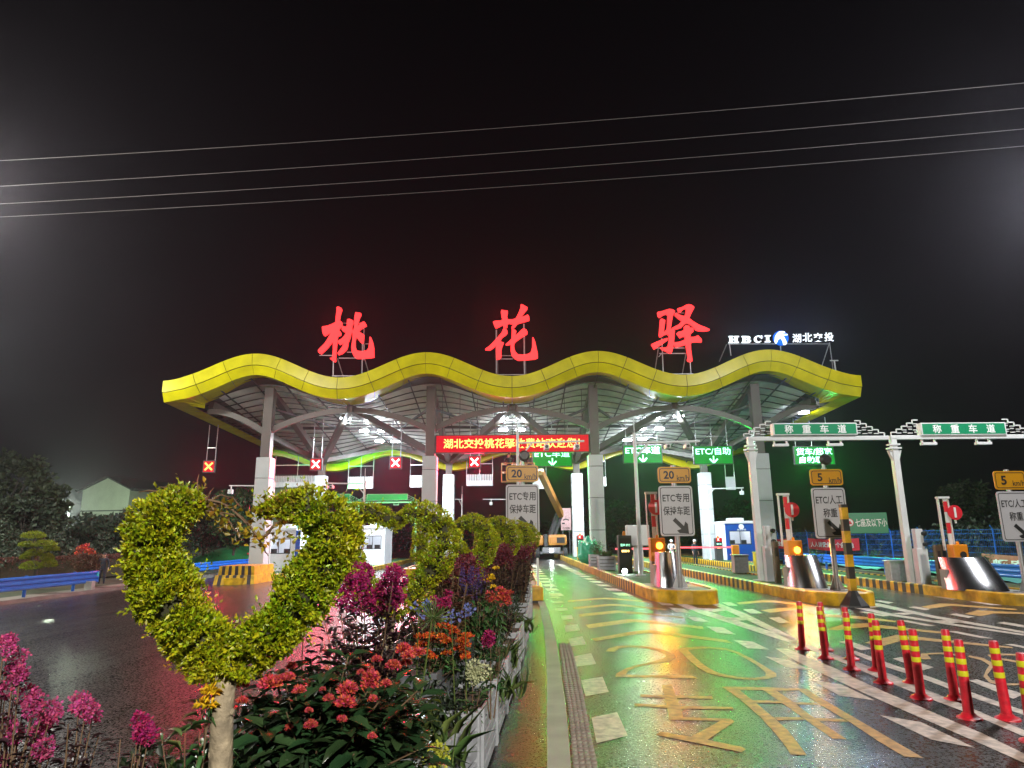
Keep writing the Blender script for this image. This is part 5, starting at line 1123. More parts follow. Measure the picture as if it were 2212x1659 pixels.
t = thing('marker_block', 'pale slanted concrete block under the end of the left guardrail', 'block', (-20.15, 33.2, gz(-20)+.1)); mb = MB(); mb.box(-.18, .18, -.15, .15, 0, .42, ch=.02); mb.build('block', M_conc, t)
# houses
M_wall = mat('pale_green_lit_wall', (.30, .34, .27), rough=.8, vary=.12, vscale=.6); M_roof = mat('dark_tile_roof', (.03, .032, .035), rough=.7, vary=.3)
def house(label, x, y, z0_, w, d, hw, hr, rz, wins):
    t = thing('house', label, 'house', (x, y, z0_), rz)
    mb = MB(); mb.add([(-w/2,0,0),(w/2,0,0),(w/2,0,hw),(0,0,hr),(-w/2,0,hw),(-w/2,d,0),(w/2,d,0),(w/2,d,hw),(0,d,hr),(-w/2,d,hw)], [(0,1,2,3,4),(9,8,7,6,5),(1,6,7,2),(0,4,9,5)]); mb.build('walls', M_wall, t)
    for s in (-1, 1):
        mb = MB(); a = Vector((0, -.4, hr+.12)); e_ = Vector((s*(w/2+.7), -.4, hw-.28)); lift = Vector((s*.35, 0, .22))
        P = [a, e_, e_+lift]; th = Vector((0, 0, .22)); vs = []
        for yy in (0, d+.8): vs += [p_+Vector((0, yy, 0)) for p_ in P]+[p_+Vector((0, yy, 0))+th for p_ in P]
        mb.add(vs, [(0,1,4,3),(1,2,5,4),(6,9,10,7),(7,10,11,8),(0,6,7,1),(1,7,8,2),(3,4,10,9),(4,5,11,10),(2,8,11,5),(0,3,9,6)]); mb.build('roof', M_roof, t)
    mb = MB(); mb.box(-w/2+.02, w/2-.02, -.06, -.001, hw*.62, hw*.64); mb.build('string_course', M_roof, t)
    for fx, zz, side in wins:
        mb = MB()
        if side == 'f': mb.box(fx-.55, fx+.55, -.06, -.003, zz, zz+1.4)
        else: mb.box(w/2+.003, w/2+.06, fx-.5, fx+.5, zz, zz+1.8)
        wd = mb.build('window', M_glass, t); mb = MB()
        if side == 'f': mb.box(fx-.62, fx+.62, -.09, -.061, zz-.1, zz); mb.box(fx-.03, fx+.03, -.08, -.062, zz, zz+1.4); mb.build('window_frame', M_white, wd)
    return t
p = D(222, 1120, 100); pk = D(225, 1033, 100).z; ev = D(225, 1058, 100).z; z0_ = gz(-20)+1.5
house('two-storey pale house with a dark tiled gable roof above the trees on the left', p.x, 100, z0_, (D(282,1100,100)-D(163,1100,100)).x, 16, ev-z0_, pk-z0_, rad(-12), [(2.6, (ev-z0_)*.42, 'f'), (-2.4, (ev-z0_)*.42, 'f')]+[(2+3*k, (ev-z0_)*.5, 's') for k in range(5)])
p = D(638, 1120, 95); pk = D(638, 1046, 95).z; ev = D(638, 1056, 95).z
house('pale flat-gabled house partly hidden behind the leftmost column', p.x, 95, z0_, (D(700,1100,95)-D(592,1100,95)).x, 14, ev-z0_, pk-z0_, rad(6), [(-2, (ev-z0_)*.45, 'f'), (2, (ev-z0_)*.45, 'f')])
t = thing('roof_shelter', 'dark flat shelter roof on the house behind the leftmost column', 'shelter', (D(630,1050,96).x, 97, pk-.3)); mb = MB(); mb.box(-3.5, 2.5, 0, 6, 1.6, 1.9); mb.build('roof', M_roof, t); mb = MB(); [mb.box(x, x+.2, y, y+.2, 0, 1.6) for x in (-3.3, 2.2) for y in (.2, 5.6)]; mb.build('legs', M_roof, t)
# ------------------------------------------------------------------ right side
mb = MB(); mb.box(21.1, 21.4, 10, 200, gz(22)-.02, gz(22)+.14); struct(mb.build('right_kerb', M_pale))
mb = MB(); vs = []; XS = [21.4, 23, 25.5, 27.5, 32, 45, 80, 240]; YS = [0, 10, 20, 25, 30, 35, 40, 45, 50, 60, 75, 100, 150, 300]
for y in YS:
    for i, x in enumerate(XS): vs.append((x, y, gz(22)+.12+[0, .05, .35, .7, .9, 1.5, 2.5, 4][i]*(1+.15*math.sin(y*.5+i*2))))
mb.add(vs, [(j*8+i, j*8+i+1, (j+1)*8+i+1, (j+1)*8+i) for j in range(len(YS)-1) for i in range(7)]); struct(mb.build('right_verge', mat('dark_soil_verge', (.05, .045, .03), rough=.9, vary=.5, vscale=1.5, bump=.8, bscale=18)))
# teal dust net over the slope
mb = MB(); NX = 12; NY = 90; vs = []
for j in range(NY+1):
    y = 22+j*.55
    for i in range(NX+1):
        x = 21.8+4.2*i/NX; k = min(1, max(0, (x-21.4)/4.2)); vs.append((x, y, gz(22)+.16+.45*k+.16*mnoise.noise(Vector((x*1.3, y*.9, 0)))+.09*mnoise.noise(Vector((x*4, y*3, 5)))+.06))
mb.add(vs, [(j*(NX+1)+i, j*(NX+1)+i+1, (j+1)*(NX+1)+i+1, (j+1)*(NX+1)+i) for j in range(NY) for i in range(NX)])
tag(mb.build('dust_net', mat('teal_dust_net', (.10, .34, .34), rough=.7, vary=.4, vscale=1.2, bump=.4, bscale=9), smooth=True), 'teal dust net spread over the soil behind the right guardrail', 'netting')
mb = MB(); NX = 10; NY = 12; vs = []
for j in range(NY+1):
    for i in range(NX+1):
        x = -30+8.6*i/NX; y = 58+14*j/NY; vs.append((x, y, gz(-20)+.3+1.5*math.sin(math.pi*i/NX)**1.2*math.sin(math.pi*j/NY)**.8+.25*mnoise.noise(Vector((x*.5, y*.5, 0)))))
mb.add(vs, [(j*(NX+1)+i, j*(NX+1)+i+1, (j+1)*(NX+1)+i+1, (j+1)*(NX+1)+i) for j in range(NY) for i in range(NX)])
tag(mb.build('covered_mound', mat('green_dust_net', (.02, .22, .06), rough=.8, vary=.3, vscale=1), smooth=True), 'low mound under green netting beside the leftmost column', 'mound')
# blue mesh fence
t = thing('mesh_fence', 'blue wire mesh fence with thin posts on the right slope', 'fence', (26.2, 24, gz(22)+.75))
mb = MB()
for k in range(38): pass
for k in range(15): yy = k*3.4; mb = MB(); mb.tube([(0, yy, -.2), (0, yy, 1.75)], .04, 6); mb.tube([(0, yy, 1.75), (-.12, yy, 1.95)], .03, 5); mb.build('post', M_blue, t)
mb = MB()
for z in (.1, .45, .8, 1.15, 1.5, 1.72): mb.tube([(0, 0, z), (0, 47.6, z)], .012, 4)
for k in range(318): mb.tube([(0, k*.15, .05), (0, k*.15, 1.7)], .0045, 3, caps=False)
mb.build('wire_mesh', M_blue, t)
def banner(label, y0, y1, z0_, z1_, s, c, x=26.05):
    t = thing('banner', label, 'banner', (x, y0, 0)); mb = MB(); n_ = 16; vs = []
    for k in range(n_+1): y = (y1-y0)*k/n_; sg = -.12*math.sin(math.pi*k/n_); vs += [(0.03*math.sin(k*1.7), y, z0_+sg), (0.03*math.sin(k*1.7+1), y, z1_+sg)]
    mb.add(vs, [(2*k, 2*k+2, 2*k+3, 2*k+1) for k in range(n_)]); c_ = mb.build('cloth', c, t)
    mb = MB(); M_ = Matrix.Translation((-.07, (y1-y0)/2, 0)) @ Matrix.Rotation(rad(-90), 4, 'Z'); text(mb, s, 0, (z0_+z1_)/2-.08, (y1-y0)*.85, (z1_-z0_)*.5, 0, 0, .02, M_); mb.build('lettering', M_txtw, t)
M_ban = mat('red_banner_cloth', (.55, .02, .04), rough=.7, vary=.15)
zg = gz(22)+.8
banner('red banner with white slogan on the mesh fence behind the striped post', 52, 61, zg+.3, zg+1.2, '人人讲安全 个个会应急', M_ban)
banner('short red banner on the mesh fence behind the lit barrier housing', 64.5, 72, zg+.3, zg+1.2, '安全生产', M_ban)
banner('faded pinkish red banner near the right edge, low on the slope', 24, 36, zg-.25, zg+.45, '畅安舒美 服务大众', mat('faded_banner_cloth', (.42, .14, .10), rough=.7, vary=.3, vscale=2), 24.3)
# overhead wires
for lb, (uL, vL), (uR, vR), sag, Y in (('topmost overhead wire crossing the night sky', (-40, 355), (2250, 182), 14, 26), ('second overhead wire from the top', (-40, 410), (2250, 236), 14, 27), ('third overhead wire from the top', (-40, 448), (2250, 281), 14, 28), ('lowest overhead wire, with a small clamp on it', (-40, 476), (2250, 318), 12, 29)):
    a = D(uL, vL, Y); c = D(uR, vR, Y-3); pts = []
    ex = (c-a)*.35; a2 = a-ex; c2 = c+ex
    for k in range(41): s = k/40; q = a2.lerp(c2, s); q.z += -4*s*(1-s)*.75+.62; pts.append(q)
    mb = MB(); mb.tube(pts, .0135, 5); o = mb.build('overhead_wire', mat('grey_wire', (.12, .11, .11), rough=.5, vary=.05)); tag(o, lb, 'wire')

# unseen lamp added to brighten the pale house
t = thing('house_fill_lamp', 'added unseen lamp behind the trees brightening the pale house', 'lamp', (D(150, 1100, 84).x, 84, 1.0))
mb = MB(); mb.tube([(0, 0, 0), (0, 0, 5)], .06, 8); mb.build('pole', M_galv, t); mb = MB(); mb.box(-.2, .2, -.2, .2, 5.0, 5.12, ch=.02); mb.build('lamp_head', M_dark, t); lamp('house_fill_light', 'POINT', (0, -.3, 4.8), 15000, (.82, 1, .74), .2, t)
# ------------------------------------------------------------------ vegetation
RG = np.random.default_rng(11)
M_priv = leafmat('golden_privet_leaf', (.27, .42, .008), rough=.40, island=.5, sss=.25, c2=(.44, .44, .010))
M_privd = mat('dark_foliage_core', (.035, .035, .012), rough=.9, vary=.4)
M_bark = mat('pale_trunk_bark', (.33, .27, .18), rough=.8, vary=.5, vscale=14, bump=.6, bscale=32)
M_twig = mat('brown_twig', (.14, .085, .045), rough=.7, vary=.3)
M_myl = leafmat('dark_myrtle_leaf', (.035, .014, .016), rough=.5, island=.5, sss=.12)
M_pink = leafmat('pink_myrtle_petal', (.50, .06, .20), rough=.6, island=.35, sss=.3)
M_mag = leafmat('magenta_myrtle_petal', (.36, .012, .11), rough=.6, island=.35, sss=.25)
M_wine = leafmat('wine_red_petal', (.13, .012, .025), rough=.6, island=.4, sss=.2)
M_ixl = leafmat('glossy_ixora_leaf', (.025, .060, .022), rough=.2, island=.4, sss=.1)
M_ixf = leafmat('coral_ixora_petal', (.58, .065, .045), rough=.55, island=.5, sss=.25)
M_grn = leafmat('soft_green_leaf', (.05, .12, .035), rough=.42, island=.45, sss=.2)
M_pur = leafmat('purple_salvia_petal', (.075, .045, .20), rough=.6, island=.35)
M_orf = leafmat('orange_flower_petal', (.62, .11, .012), rough=.6, island=.35)
M_yef = leafmat('yellow_flower_petal', (.75, .48, .01), rough=.6, island=.25)
M_blf = leafmat('pale_blue_petal', (.12, .15, .36), rough=.6, island=.25)
M_whf = leafmat('cream_hydrangea_petal', (.50, .52, .30), rough=.6, island=.2)
M_ygf = leafmat('lime_hydrangea_petal', (.50, .52, .05), rough=.6, island=.2)
M_grs = leafmat('grass_blade', (.10, .16, .04), rough=.45, island=.4)
M_bkl = leafmat('bronze_leaf', (.11, .055, .028), rough=.4, island=.5, sss=.15)
HC_ = [(500,1462,40),(455,1405,66),(395,1340,76),(340,1265,76),(322,1190,72),(338,1130,66),(378,1098,58),(425,1092,34)]
HR_ = [(556,1108,12),(610,1090,26),(672,1096,46),(718,1130,56),(722,1185,60),(692,1245,64),(636,1310,68),(566,1380,66),(510,1445,50)]
FULL = [(0,-1.0,.13),(-.30,-.72,.19),(-.60,-.36,.21),(-.79,.02,.20),(-.80,.34,.18),(-.64,.60,.16),(-.38,.70,.14),(-.12,.58,.11),(0,.42,.08),(.12,.58,.11),(.38,.70,.14),(.64,.60,.16),(.80,.34,.18),(.79,.02,.20),(.60,-.36,.21),(.30,-.72,.19),(0,-1.0,.13)]
def densify(P, n):
    P = np.array(P, float); d = np.r_[0, np.cumsum(np.linalg.norm(np.diff(P[:, :2], axis=0), axis=1))]; t = np.linspace(0, d[-1], n)
    return np.stack([np.interp(t, d, P[:, k]) for k in range(P.shape[1])], 1)
def tube_leaves(C, n, size, rng, shoots=60, smooth_=3):
    """C: (m,4) x,y,z,r"""
    m_ = len(C); w = C[:, 3]/C[:, 3].sum(); idx = rng.choice(m_, n, p=w); nxt = np.minimum(idx+1, m_-1); f = rng.random((n, 1))
    P = C[idx, :3]*(1-f)+C[nxt, :3]*f; r = C[idx, 3:4]*(1-f)+C[nxt, 3:4]*f
    T = C[nxt, :3]-C[np.maximum(nxt-1, 0), :3]; U = rng.normal(size=(n, 3)); T = T/np.maximum(1e-6, np.linalg.norm(T, axis=1, keepdims=True))
    U -= (U*T).sum(1, keepdims=True)*T; U /= np.linalg.norm(U, axis=1, keepdims=True)
    lump = 1+.17*np.sin(P[:, :1]*17+U[:, 2:3]*3)+.13*np.sin(P[:, 2:3]*23+U[:, :1]*4+1)+.08*np.sin(P[:, :1]*51)
    rad_ = r*(1.08-.42*rng.random((n, 1))**1.6)*lump
    B = P+U*rad_; N = U*.9+rng.normal(size=(n, 3))*.6+np.array([0, 0, .35])
    out = [leafarr(B, N, size, .56, .3, .3, rng)]
    for s in range(shoots):
        k = rng.integers(n); b0_ = B[k]; d = U[k]+rng.normal(size=3)*.5+np.array([0, 0, .7]); d /= np.linalg.norm(d); L = rng.uniform(.04, .12)*(size/.026); q = 9
        PP = b0_+d*(np.arange(q)[:, None]/q)*L; NN = d+rng.normal(size=(q, 3))*.7; out.append(leafarr(PP, NN, size*.9, .55, .3, .3, rng))
    return joinv(out)
def trunk(mb, pts, r0, r1): mb.tube(pts, [r0+(r1-r0)*i/(len(pts)-1) for i in range(len(pts))], 14)
def heart(label, x, y, zb, zc, sc, n, size, seed, full=True, C=None):
    t = thing('heart_topiary', label, 'topiary', (x, y, 0), group='heart-shaped golden shrubs along the median'); rng = np.random.default_rng(seed)
    if C is None:
        F2 = densify(FULL, 90); C = np.stack([F2[:, 0]*sc, rng.normal(size=90)*.012, zc+F2[:, 1]*sc*.92, F2[:, 2]*sc], 1); cs = [C]
    else: cs = C
    parts_ = []
    V, Fc = joinv([tube_leaves(c, int(n*c[:, 3].sum()/sum(q[:, 3].sum() for q in cs)), size, rng, shoots=int(70*sc) if full else 230) for c in cs])
    leafobj('foliage', V, Fc, M_priv, t)
    mb = MB()
    for c in cs: mb.tube([tuple(map(float, p[:3])) for p in c[::6]], [float(max(.012, p[3]*.55)) for p in c[::6]], 8)  # solid dark core added to block the view through the leaves
    mb.build('inner_core', M_privd, t, smooth=True)
    z0_ = zb; mb = MB(); zt = min(float(c[:, 2].min()) for c in cs)+.03; xs = float(cs[0][0, 0])
    trunk(mb, [(xs-.02+.012*math.sin(k*1.3+seed), .0, z0_+(zt-z0_)*k/7) for k in range(8)], .058, .048)
    for k in range(5):
        a = k*2.3+seed; z = z0_+(zt-z0_)*(.25+.15*k); mb.lathe([(.016, 0), (.013, .004), (.005, .006)], 8, 0, Matrix.Translation((xs-.02+math.cos(a)*.047, math.sin(a)*.047, z)) @ Matrix.Rotation(a, 4, 'Z') @ Matrix.Rotation(rad(90), 4, 'Y'))
    mb.build('trunk', M_bark, t, smooth=True); return t
Yh = 3.3
def hp(u, v, r, y=Yh): p = D(u, v, y); k = (p-EYE).dot(_f)/F; return (p.x, 0, p.z, r*k*.74)
X1 = D(520, 1300, Yh).x
def cvt(P, n): A_ = densify([(u, v, r) for u, v, r in P], n); out = [hp(*q) for q in A_]; return np.array([(a-X1, RG.normal()*.01, c, r) for a, b_, c, r in out])
c1 = cvt(HC_, 60); c2_ = cvt(HR_, 60)
h1 = heart('large yellow-green heart topiary in the foreground, open at the top with bare twigs', X1, Yh, 0, 0, 1, 38000, .0235, 3, full=False, C=[c1, c2_])
def px(u, v, y, o=h1): p = D(u, v, y); return (p.x-o.location.x, p.y-o.location.y, p.z)
mb = MB()
for P in ([(380,1095),(410,1080),(430,1092),(425,1050),(430,1025)], [(375,1090),(350,1060),(299,1062)], [(400,1090),(445,1078),(490,1090),(525,1125),(562,1166)], [(425,1095),(470,1088),(500,1100),(535,1130)], [(562,1168),(600,1128),(650,1095),(690,1080)],
          [(430,1092),(450,1070),(462,1052)], [(420,1090),(400,1060),(385,1045)], [(430,1095),(475,1070),(505,1075),(520,1095)], [(562,1166),(540,1135),(500,1110),(430,1100)], [(420,1080),(388,1068),(352,1072)], [(410,1075),(370,1050),(345,1052)], [(560,1166),(580,1200)], [(440,1090),(480,1110),(515,1150)]):
    Q2 = densify([(a, b_, 0) for a, b_ in P], 9); mb.tube([px(a+RG.normal()*1.2, b_+RG.normal()*1.2, Yh+RG.normal()*.01) for a, b_, _ in Q2], [.0075-.0055*i/8 for i in range(9)], 5)
mb.build('bare_twigs', M_twig, h1)
# sparse leaves on the opening
Ps = []
for (a, b_), (c, d), k in (((450,1110),(560,1175),90), ((540,1115),(640,1075),120), ((560,1170),(640,1180),14), ((430,1085),(520,1100),30), ((560,1170),(620,1120),40), ((355,1075),(440,1060),30)):
    for _ in range(k): s = RG.random(); Ps.append(px(a+(c-a)*s+RG.normal()*9, b_+(d-b_)*s+RG.normal()*9, Yh+RG.normal()*.03))
V, Fc = leafarr(np.array(Ps), RG.normal(size=(len(Ps), 3))+np.array([0, -.2, .3]), .036, .6, .3, .3, RG); leafobj('sparse_leaves', V, Fc, leafmat('bronzed_privet_leaf', (.24, .24, .015), rough=.4, island=.5, c2=(.36, .24, .02)), h1)
heart('second heart topiary behind the foreground heart, above the magenta myrtle', -1.16, 6.7, 0, 1.62, .62, 16000, .029, 5)
h3 = heart('third heart topiary from the camera, partly hidden by the second', -.86, 10.0, 0, 1.60, .62, 14000, .032, 8)
for x, y, lb, r in ((-.58, 13.4, 'fourth heart topiary from the camera in the receding row', .1), (-.24, 16.6, 'fifth heart topiary, its right side above the wine-red myrtles', -.12), (.02, 19.2, 'farthest heart topiary at the end of the hedge before the ETC专用 plate', .2)):
    o = dup(h3, (x, y, 0), r, lb, (1.16, 1.1, 1.03))
# ------------------------------------------------------------------ generic flowering plants
def stems_plant(name, label, cat, base, tips, lm, lsize, nper, lw=.42, leaf_lo=.25, near=False, stem_m=None, group=None, sr=.006, curl=.3, droop=.0, spread=.55):
    t = thing(name, label, cat, base, group=group); mb = MB(); Ps = []; Ns = []
    for tp in tips:
        tp = Vector(tp)-Vector(base); b0_ = Vector((tp.x*.15+RG.normal()*.02, tp.y*.15+RG.normal()*.02, 0)); mid = (b0_+tp)*.5+Vector((tp.x*.12, tp.y*.12, 0))
        pts = [b0_.lerp(mid, s)*(1-s)+mid.lerp(tp, s)*s for s in [i/6 for i in range(7)]]; mb.tube(pts, [sr*(1-.6*i/6) for i in range(7)], 5)
        for k in range(nper):
            s = leaf_lo+(1-leaf_lo)*RG.random(); p = b0_.lerp(mid, s)*(1-s)+mid.lerp(tp, s)*s; a = RG.uniform(0, 6.28); d = Vector((math.cos(a), math.sin(a), .45-droop+RG.normal()*.35)); Ps.append(p+d*.012); Ns.append(d)
    mb.build('stems', stem_m or M_twig, t)
    if Ps:
        V, Fc = leafarr(np.array(Ps), np.array(Ns), lsize, lw, .3, curl, RG, up=(0, 0, 3), near=near); leafobj('foliage', V, Fc, lm, t)
    return t
def cluster(t, pos, r, n, m, size=.02, dome=.3, flat=1., name='flower_cluster', wid=.8, fill=.45):
    """pos relative to world"""
    c = np.array(Vector(pos)-t.location); U = RG.normal(size=(n, 3)); U /= np.linalg.norm(U, axis=1, keepdims=True)
    if dome > 0: U[:, 2] = np.abs(U[:, 2])*(1-dome)+U[:, 2]*dome
    rr_ = r*(1-fill*RG.random((n, 1))**1.5)*(1+.15*np.sin(U[:, :1]*9+U[:, 2:3]*7)); P = c+U*rr_*np.array([1, 1, flat]); N = U+RG.normal(size=(n, 3))*.7
    V, Fc = leafarr(P, N, size, wid, .5, .3, RG); return leafobj(name, V, Fc, m, t)
def spike(t, pos, h, r, n, m, size=.014):
    c = np.array(Vector(pos)-t.location); s = RG.random((n, 1)); a = RG.uniform(0, 6.28, (n, 1)); P = c+np.concatenate([np.cos(a)*r*(1-.7*s), np.sin(a)*r*(1-.7*s), s*h], 1); N = np.concatenate([np.cos(a), np.sin(a), .5+0*a], 1)
    V, Fc = leafarr(P, N, size, .8, .4, .2, RG); return leafobj('flower_spike', V, Fc, m, t)
def W2(u, v, y): return D(u, v, y)
def bedfill():
    n_ = 15000; y = 2.7+15.8*RG.random(n_)**1.5; xh = np.interp(y, [3.3, 6.7, 10, 13.4, 16.6, 19.2], [-1.33, -1.16, -.86, -.58, -.24, .02])
    xr_ = np.interp(y, [2.6, 4, 5.1, 6.5, 9, 12.2, 16, 19.7], [-.95, -.6, -.27, -.16, .03, .22, .40, .50]); x = xh-.55+(xr_-.12-xh+.55)*RG.random(n_)
    z = .36+.40*RG.random(n_)**.6*(.7+.3*np.sin(x*9+y*5)); P = np.stack([x, y, z], 1); n2 = 2600; P2 = np.stack([RG.uniform(-2.5, -1.5, n2), RG.uniform(2.7, 3.3, n2), RG.uniform(.3, .72, n2)], 1); P = np.concatenate([P, P2])
    V, Fc = leafarr(P, RG.normal(size=(len(P), 3))+np.array([0, 0, .6]), .065, .5, .3, .4, RG); o = leafobj('bed_foliage', V, Fc, leafmat('dark_bed_leaf', (.022, .040, .018), rough=.5, island=.6)); o['kind'] = 'stuff'; o['label'] = 'dense dark foliage filling the median bed between the flowers'; o['category'] = 'foliage'
bedfill()
# left foreground crape myrtles
def myrtle(label, y, blooms, basez, petal, bu, extra=(), r=.045, n=170, leafn=16, lsz=.05, lm=None, group=None, psz=.017):
    tips = [W2(u, v, y+RG.normal()*.07) for u, v in blooms]+[W2(u, v, y+RG.normal()*.1) for u, v in extra]
    bx_ = D(bu, 1300, y).x; t = stems_plant('crape_myrtle', label, 'crape myrtle', (bx_, y, basez), [tp-Vector((0, 0, .03)) for tp in tips], lm or M_myl, lsz, leafn, group=group, near=y < 6)
    for tp in tips[:len(blooms)]: 
        cluster(t, tp, r*RG.uniform(.8, 1.2), n, petal, psz, 1, 1.15)
    return t
myrtle('pink-flowering crape myrtle filling the bottom left corner', 2.95, [(19,1385),(8,1400),(41,1418),(44,1456),(30,1450),(13,1490),(57,1499),(76,1512),(70,1530),(117,1546),(98,1559),(110,1535),(16,1562),(32,1585),(76,1594),(95,1616),(85,1575),(6,1645)], .38, M_pink, 60, [(30,1520),(120,1590),(150,1610),(20,1610),(60,1640),(130,1640),(100,1500),(10,1540),(45,1560),(160,1650)], r=.030, n=190, leafn=24, lsz=.045, psz=.013)
myrtle('pink crape myrtle with two heads, second clump from the left corner', 2.95, [(172,1518),(186,1528),(200,1542)], .38, M_pink, 190, [(150,1545),(215,1575),(170,1590),(190,1610),(160,1640),(205,1640)], r=.03, n=200, leafn=20, lsz=.045, psz=.013)
myrtle('deep pink crape myrtle with one tall head, third clump from the left', 2.95, [(300,1555),(312,1570),(320,1590),(306,1585)], .38, M_mag, 305, [(262,1580),(290,1610),(330,1640),(275,1640),(310,1620)], r=.032, n=200, leafn=18, lsz=.045, psz=.013)
# ixora bush
def ixora():
    y = 3.7; b_ = Vector((D(690, 1400, y).x, y, .42)); t = thing('ixora_bush', 'ixora bush with large glossy leaves and coral flower heads beside the front trunk', 'ixora', b_)
    tips = []
    for k in range(115):
        u = RG.uniform(515, 905); top_ = 1425+60*abs((u-720)/200)**2-20*math.sin(u*.02); v = RG.uniform(top_, 1690); tips.append(W2(u, v, y+RG.uniform(-.35, .35)+(1690-v)*.0006))
    mb = MB(); Ps = []; Ns = []
    for tp in tips:
        q = tp-b_; pts = [Vector((q.x*s, q.y*s, q.z*s**.8)) for s in (.1, .4, .7, 1)]; mb.tube(pts, [.008, .007, .005, .003], 5)
        n_ = RG.integers(5, 8); a0 = RG.uniform(0, 6.28)
        for k in range(n_): a = a0+k*2.4; el = RG.uniform(-.15, .55); d = Vector((math.cos(a), math.sin(a), el)); Ps.append(q+d*.01-Vector((0, 0, .012*k))); Ns.append(d)
        for k in range(4): a = RG.uniform(0, 6.28); d = Vector((math.cos(a), math.sin(a), 0)); Ps.append(q*.8+d*.01); Ns.append(d)
    mb.build('stems', M_twig, t)
    V, Fc = leafarr(np.array(Ps), np.array(Ns), .15, .54, .16, .22, RG, up=(0, 0, 4), near=True); leafobj('foliage', V, Fc, M_ixl, t)
    Z5 = lambda x, y_: ((850+x*.5877)*.54, (2300+y_*.5877)*.54)
    for (x, y_, s) in ((200,745,42),(390,730,68),(480,700,40),(520,690,40),(590,780,42),(920,770,62),(905,860,62),(790,835,34),(1080,690,55),(1070,740,55),(1180,735,36),(1090,840,32),(1230,610,48),(1320,595,34),(1060,630,34),(1300,500,50),(1400,520,42),(1330,545,40),(1120,570,34),(670,1015,42),(655,920,26),(880,980,34),(520,1030,26),(1085,1095,30),(540,620,34),(200,850,36),(1010,660,28),(750,775,22)):
        u, v = Z5(x, y_); yy = y-.33+RG.uniform(-.05, .05)+(.25 if y_ < 650 else 0); pos = W2(u, v, yy); r = s*.5877*.54*yy/F*1.0
        c = np.array(pos-b_); n_ = int(90+s*2.2); U = RG.normal(size=(n_, 3)); U[:, 2] = np.abs(U[:, 2])+.1; U /= np.linalg.norm(U, axis=1, keepdims=True); V, Fc = leafarr(c+U*r*.35+np.array([0, 0, -r*.4]), U+RG.normal(size=(n_, 3))*.13, r*.8, .26, .3, -.1, RG)
        V2, F2_ = leafarr(c+U*r*.85+np.array([0, 0, -r*.4]), U+RG.normal(size=(n_, 3))*1.2, r*.32, .6, .3, .2, RG); V, Fc = joinv([(V, Fc), (V2, F2_)]); leafobj('flower_head', V, Fc, M_ixf, t)
    return t
ixora()
# plants further along (u, v measured on the photo)
myrtle('tall magenta crape myrtle with dark purple leaves in front of the second heart', 5.4, [(762,1240),(745,1262),(780,1258),(800,1290),(828,1275),(850,1238),(862,1250),(838,1262),(815,1305),(842,1300),(788,1235),(856,1285),(735,1290),(770,1300)], .42, M_mag, 800, [(700,1330),(720,1360),(750,1390),(880,1360),(845,1380),(790,1350),(760,1330),(820,1330),(870,1330),(700,1380),(780,1400),(830,1420),(720,1420),(690,1400),(860,1410)], r=.062, n=300, leafn=42, lsz=.075, psz=.022)
for i, (u, v, y, lb) in enumerate(((655, 1390, 4.5, 'single dark leafy shoot rising between the hearts over the pink reflection'),)):
    stems_plant('myrtle_shoot', lb, 'shoot', (D(u, 1500, y).x, y, .42), [W2(u, v-15, y), W2(u-8, v+40, y), W2(u+35, v+30, y)], M_myl, .075, 13, near=True, leaf_lo=.4)
t = stems_plant('milkweed', 'bush of small orange flower heads growing in the grey slatted planter', 'flower bush', (D(930, 1450, 5.75).x, 5.75, .66), [W2(RG.uniform(880, 1010), RG.uniform(1370, 1450), 5.75+RG.uniform(-.2, .3)) for _ in range(42)], M_grn, .06, 10, near=True)
for _ in range(34): cluster(t, W2(RG.uniform(872, 1012), RG.uniform(1352, 1425), 5.6+RG.uniform(-.15, .3)), .04, 80, M_orf, .018, .3, .5)
t = stems_plant('agapanthus', 'tall agapanthus seed head like a green starburst on a long stem', 'agapanthus', (D(900, 1640, 4.6).x, 4.6, .42), [W2(932, 1342, 4.6)], M_grn, .1, 0, stem_m=M_grs, sr=.009)
c = W2(935, 1335, 4.6)-t.location; mb = MB()
for k in range(70): d = Vector((RG.normal(), RG.normal(), RG.normal()+.25)).normalized()*RG.uniform(.09, .125); mb.tube([c, c+d*.5, c+d+Vector((0, 0, .008))], [.002, .0022, .0035], 4)
mb.build('seed_head', M_grs, t)
for u, v, lb in ((905, 1310, 'pale blue agapanthus flower left of the green starburst'), (975, 1335, 'pale blue agapanthus flower right of the green starburst'), (1005, 1318, 'pale blue agapanthus flower nearest the soft green salvia bush')):
    t = stems_plant('agapanthus', lb, 'agapanthus', (D(u, 1500, 5.3).x, 5.3, .42), [W2(u, v, 5.3)], M_grn, .1, 0, stem_m=M_grs)
    for k in range(4): cluster(t, W2(u+RG.normal()*9, v+RG.normal()*7, 5.3), .018, 9, M_blf, .032, 1)
t = stems_plant('salvia', 'soft green salvia bush with purple flower spikes beyond the grey planter', 'salvia', (D(1025, 1400, 7.6).x, 7.6, .42), [W2(RG.uniform(975, 1082), RG.uniform(1288, 1370), 7.6+RG.uniform(-.25, .25)) for _ in range(60)], M_grn, .095, 14, lw=.5, near=True, curl=.5, droop=.4)
for _ in range(14): spike(t, W2(RG.uniform(990, 1045), RG.uniform(1262, 1300), 7.6+RG.uniform(-.2, .2)), .22, .022, 90, M_pur)
t = stems_plant('bronze_shrub', 'sparse bronze-leaved shrub with yellowing leaves behind the starburst', 'shrub', (D(950, 1400, 6.9).x, 6.9, .42), [W2(RG.uniform(880, 1010), RG.uniform(1215, 1320), 6.9+RG.uniform(-.3, .3)) for _ in range(46)], M_bkl, .085, 15, near=True)
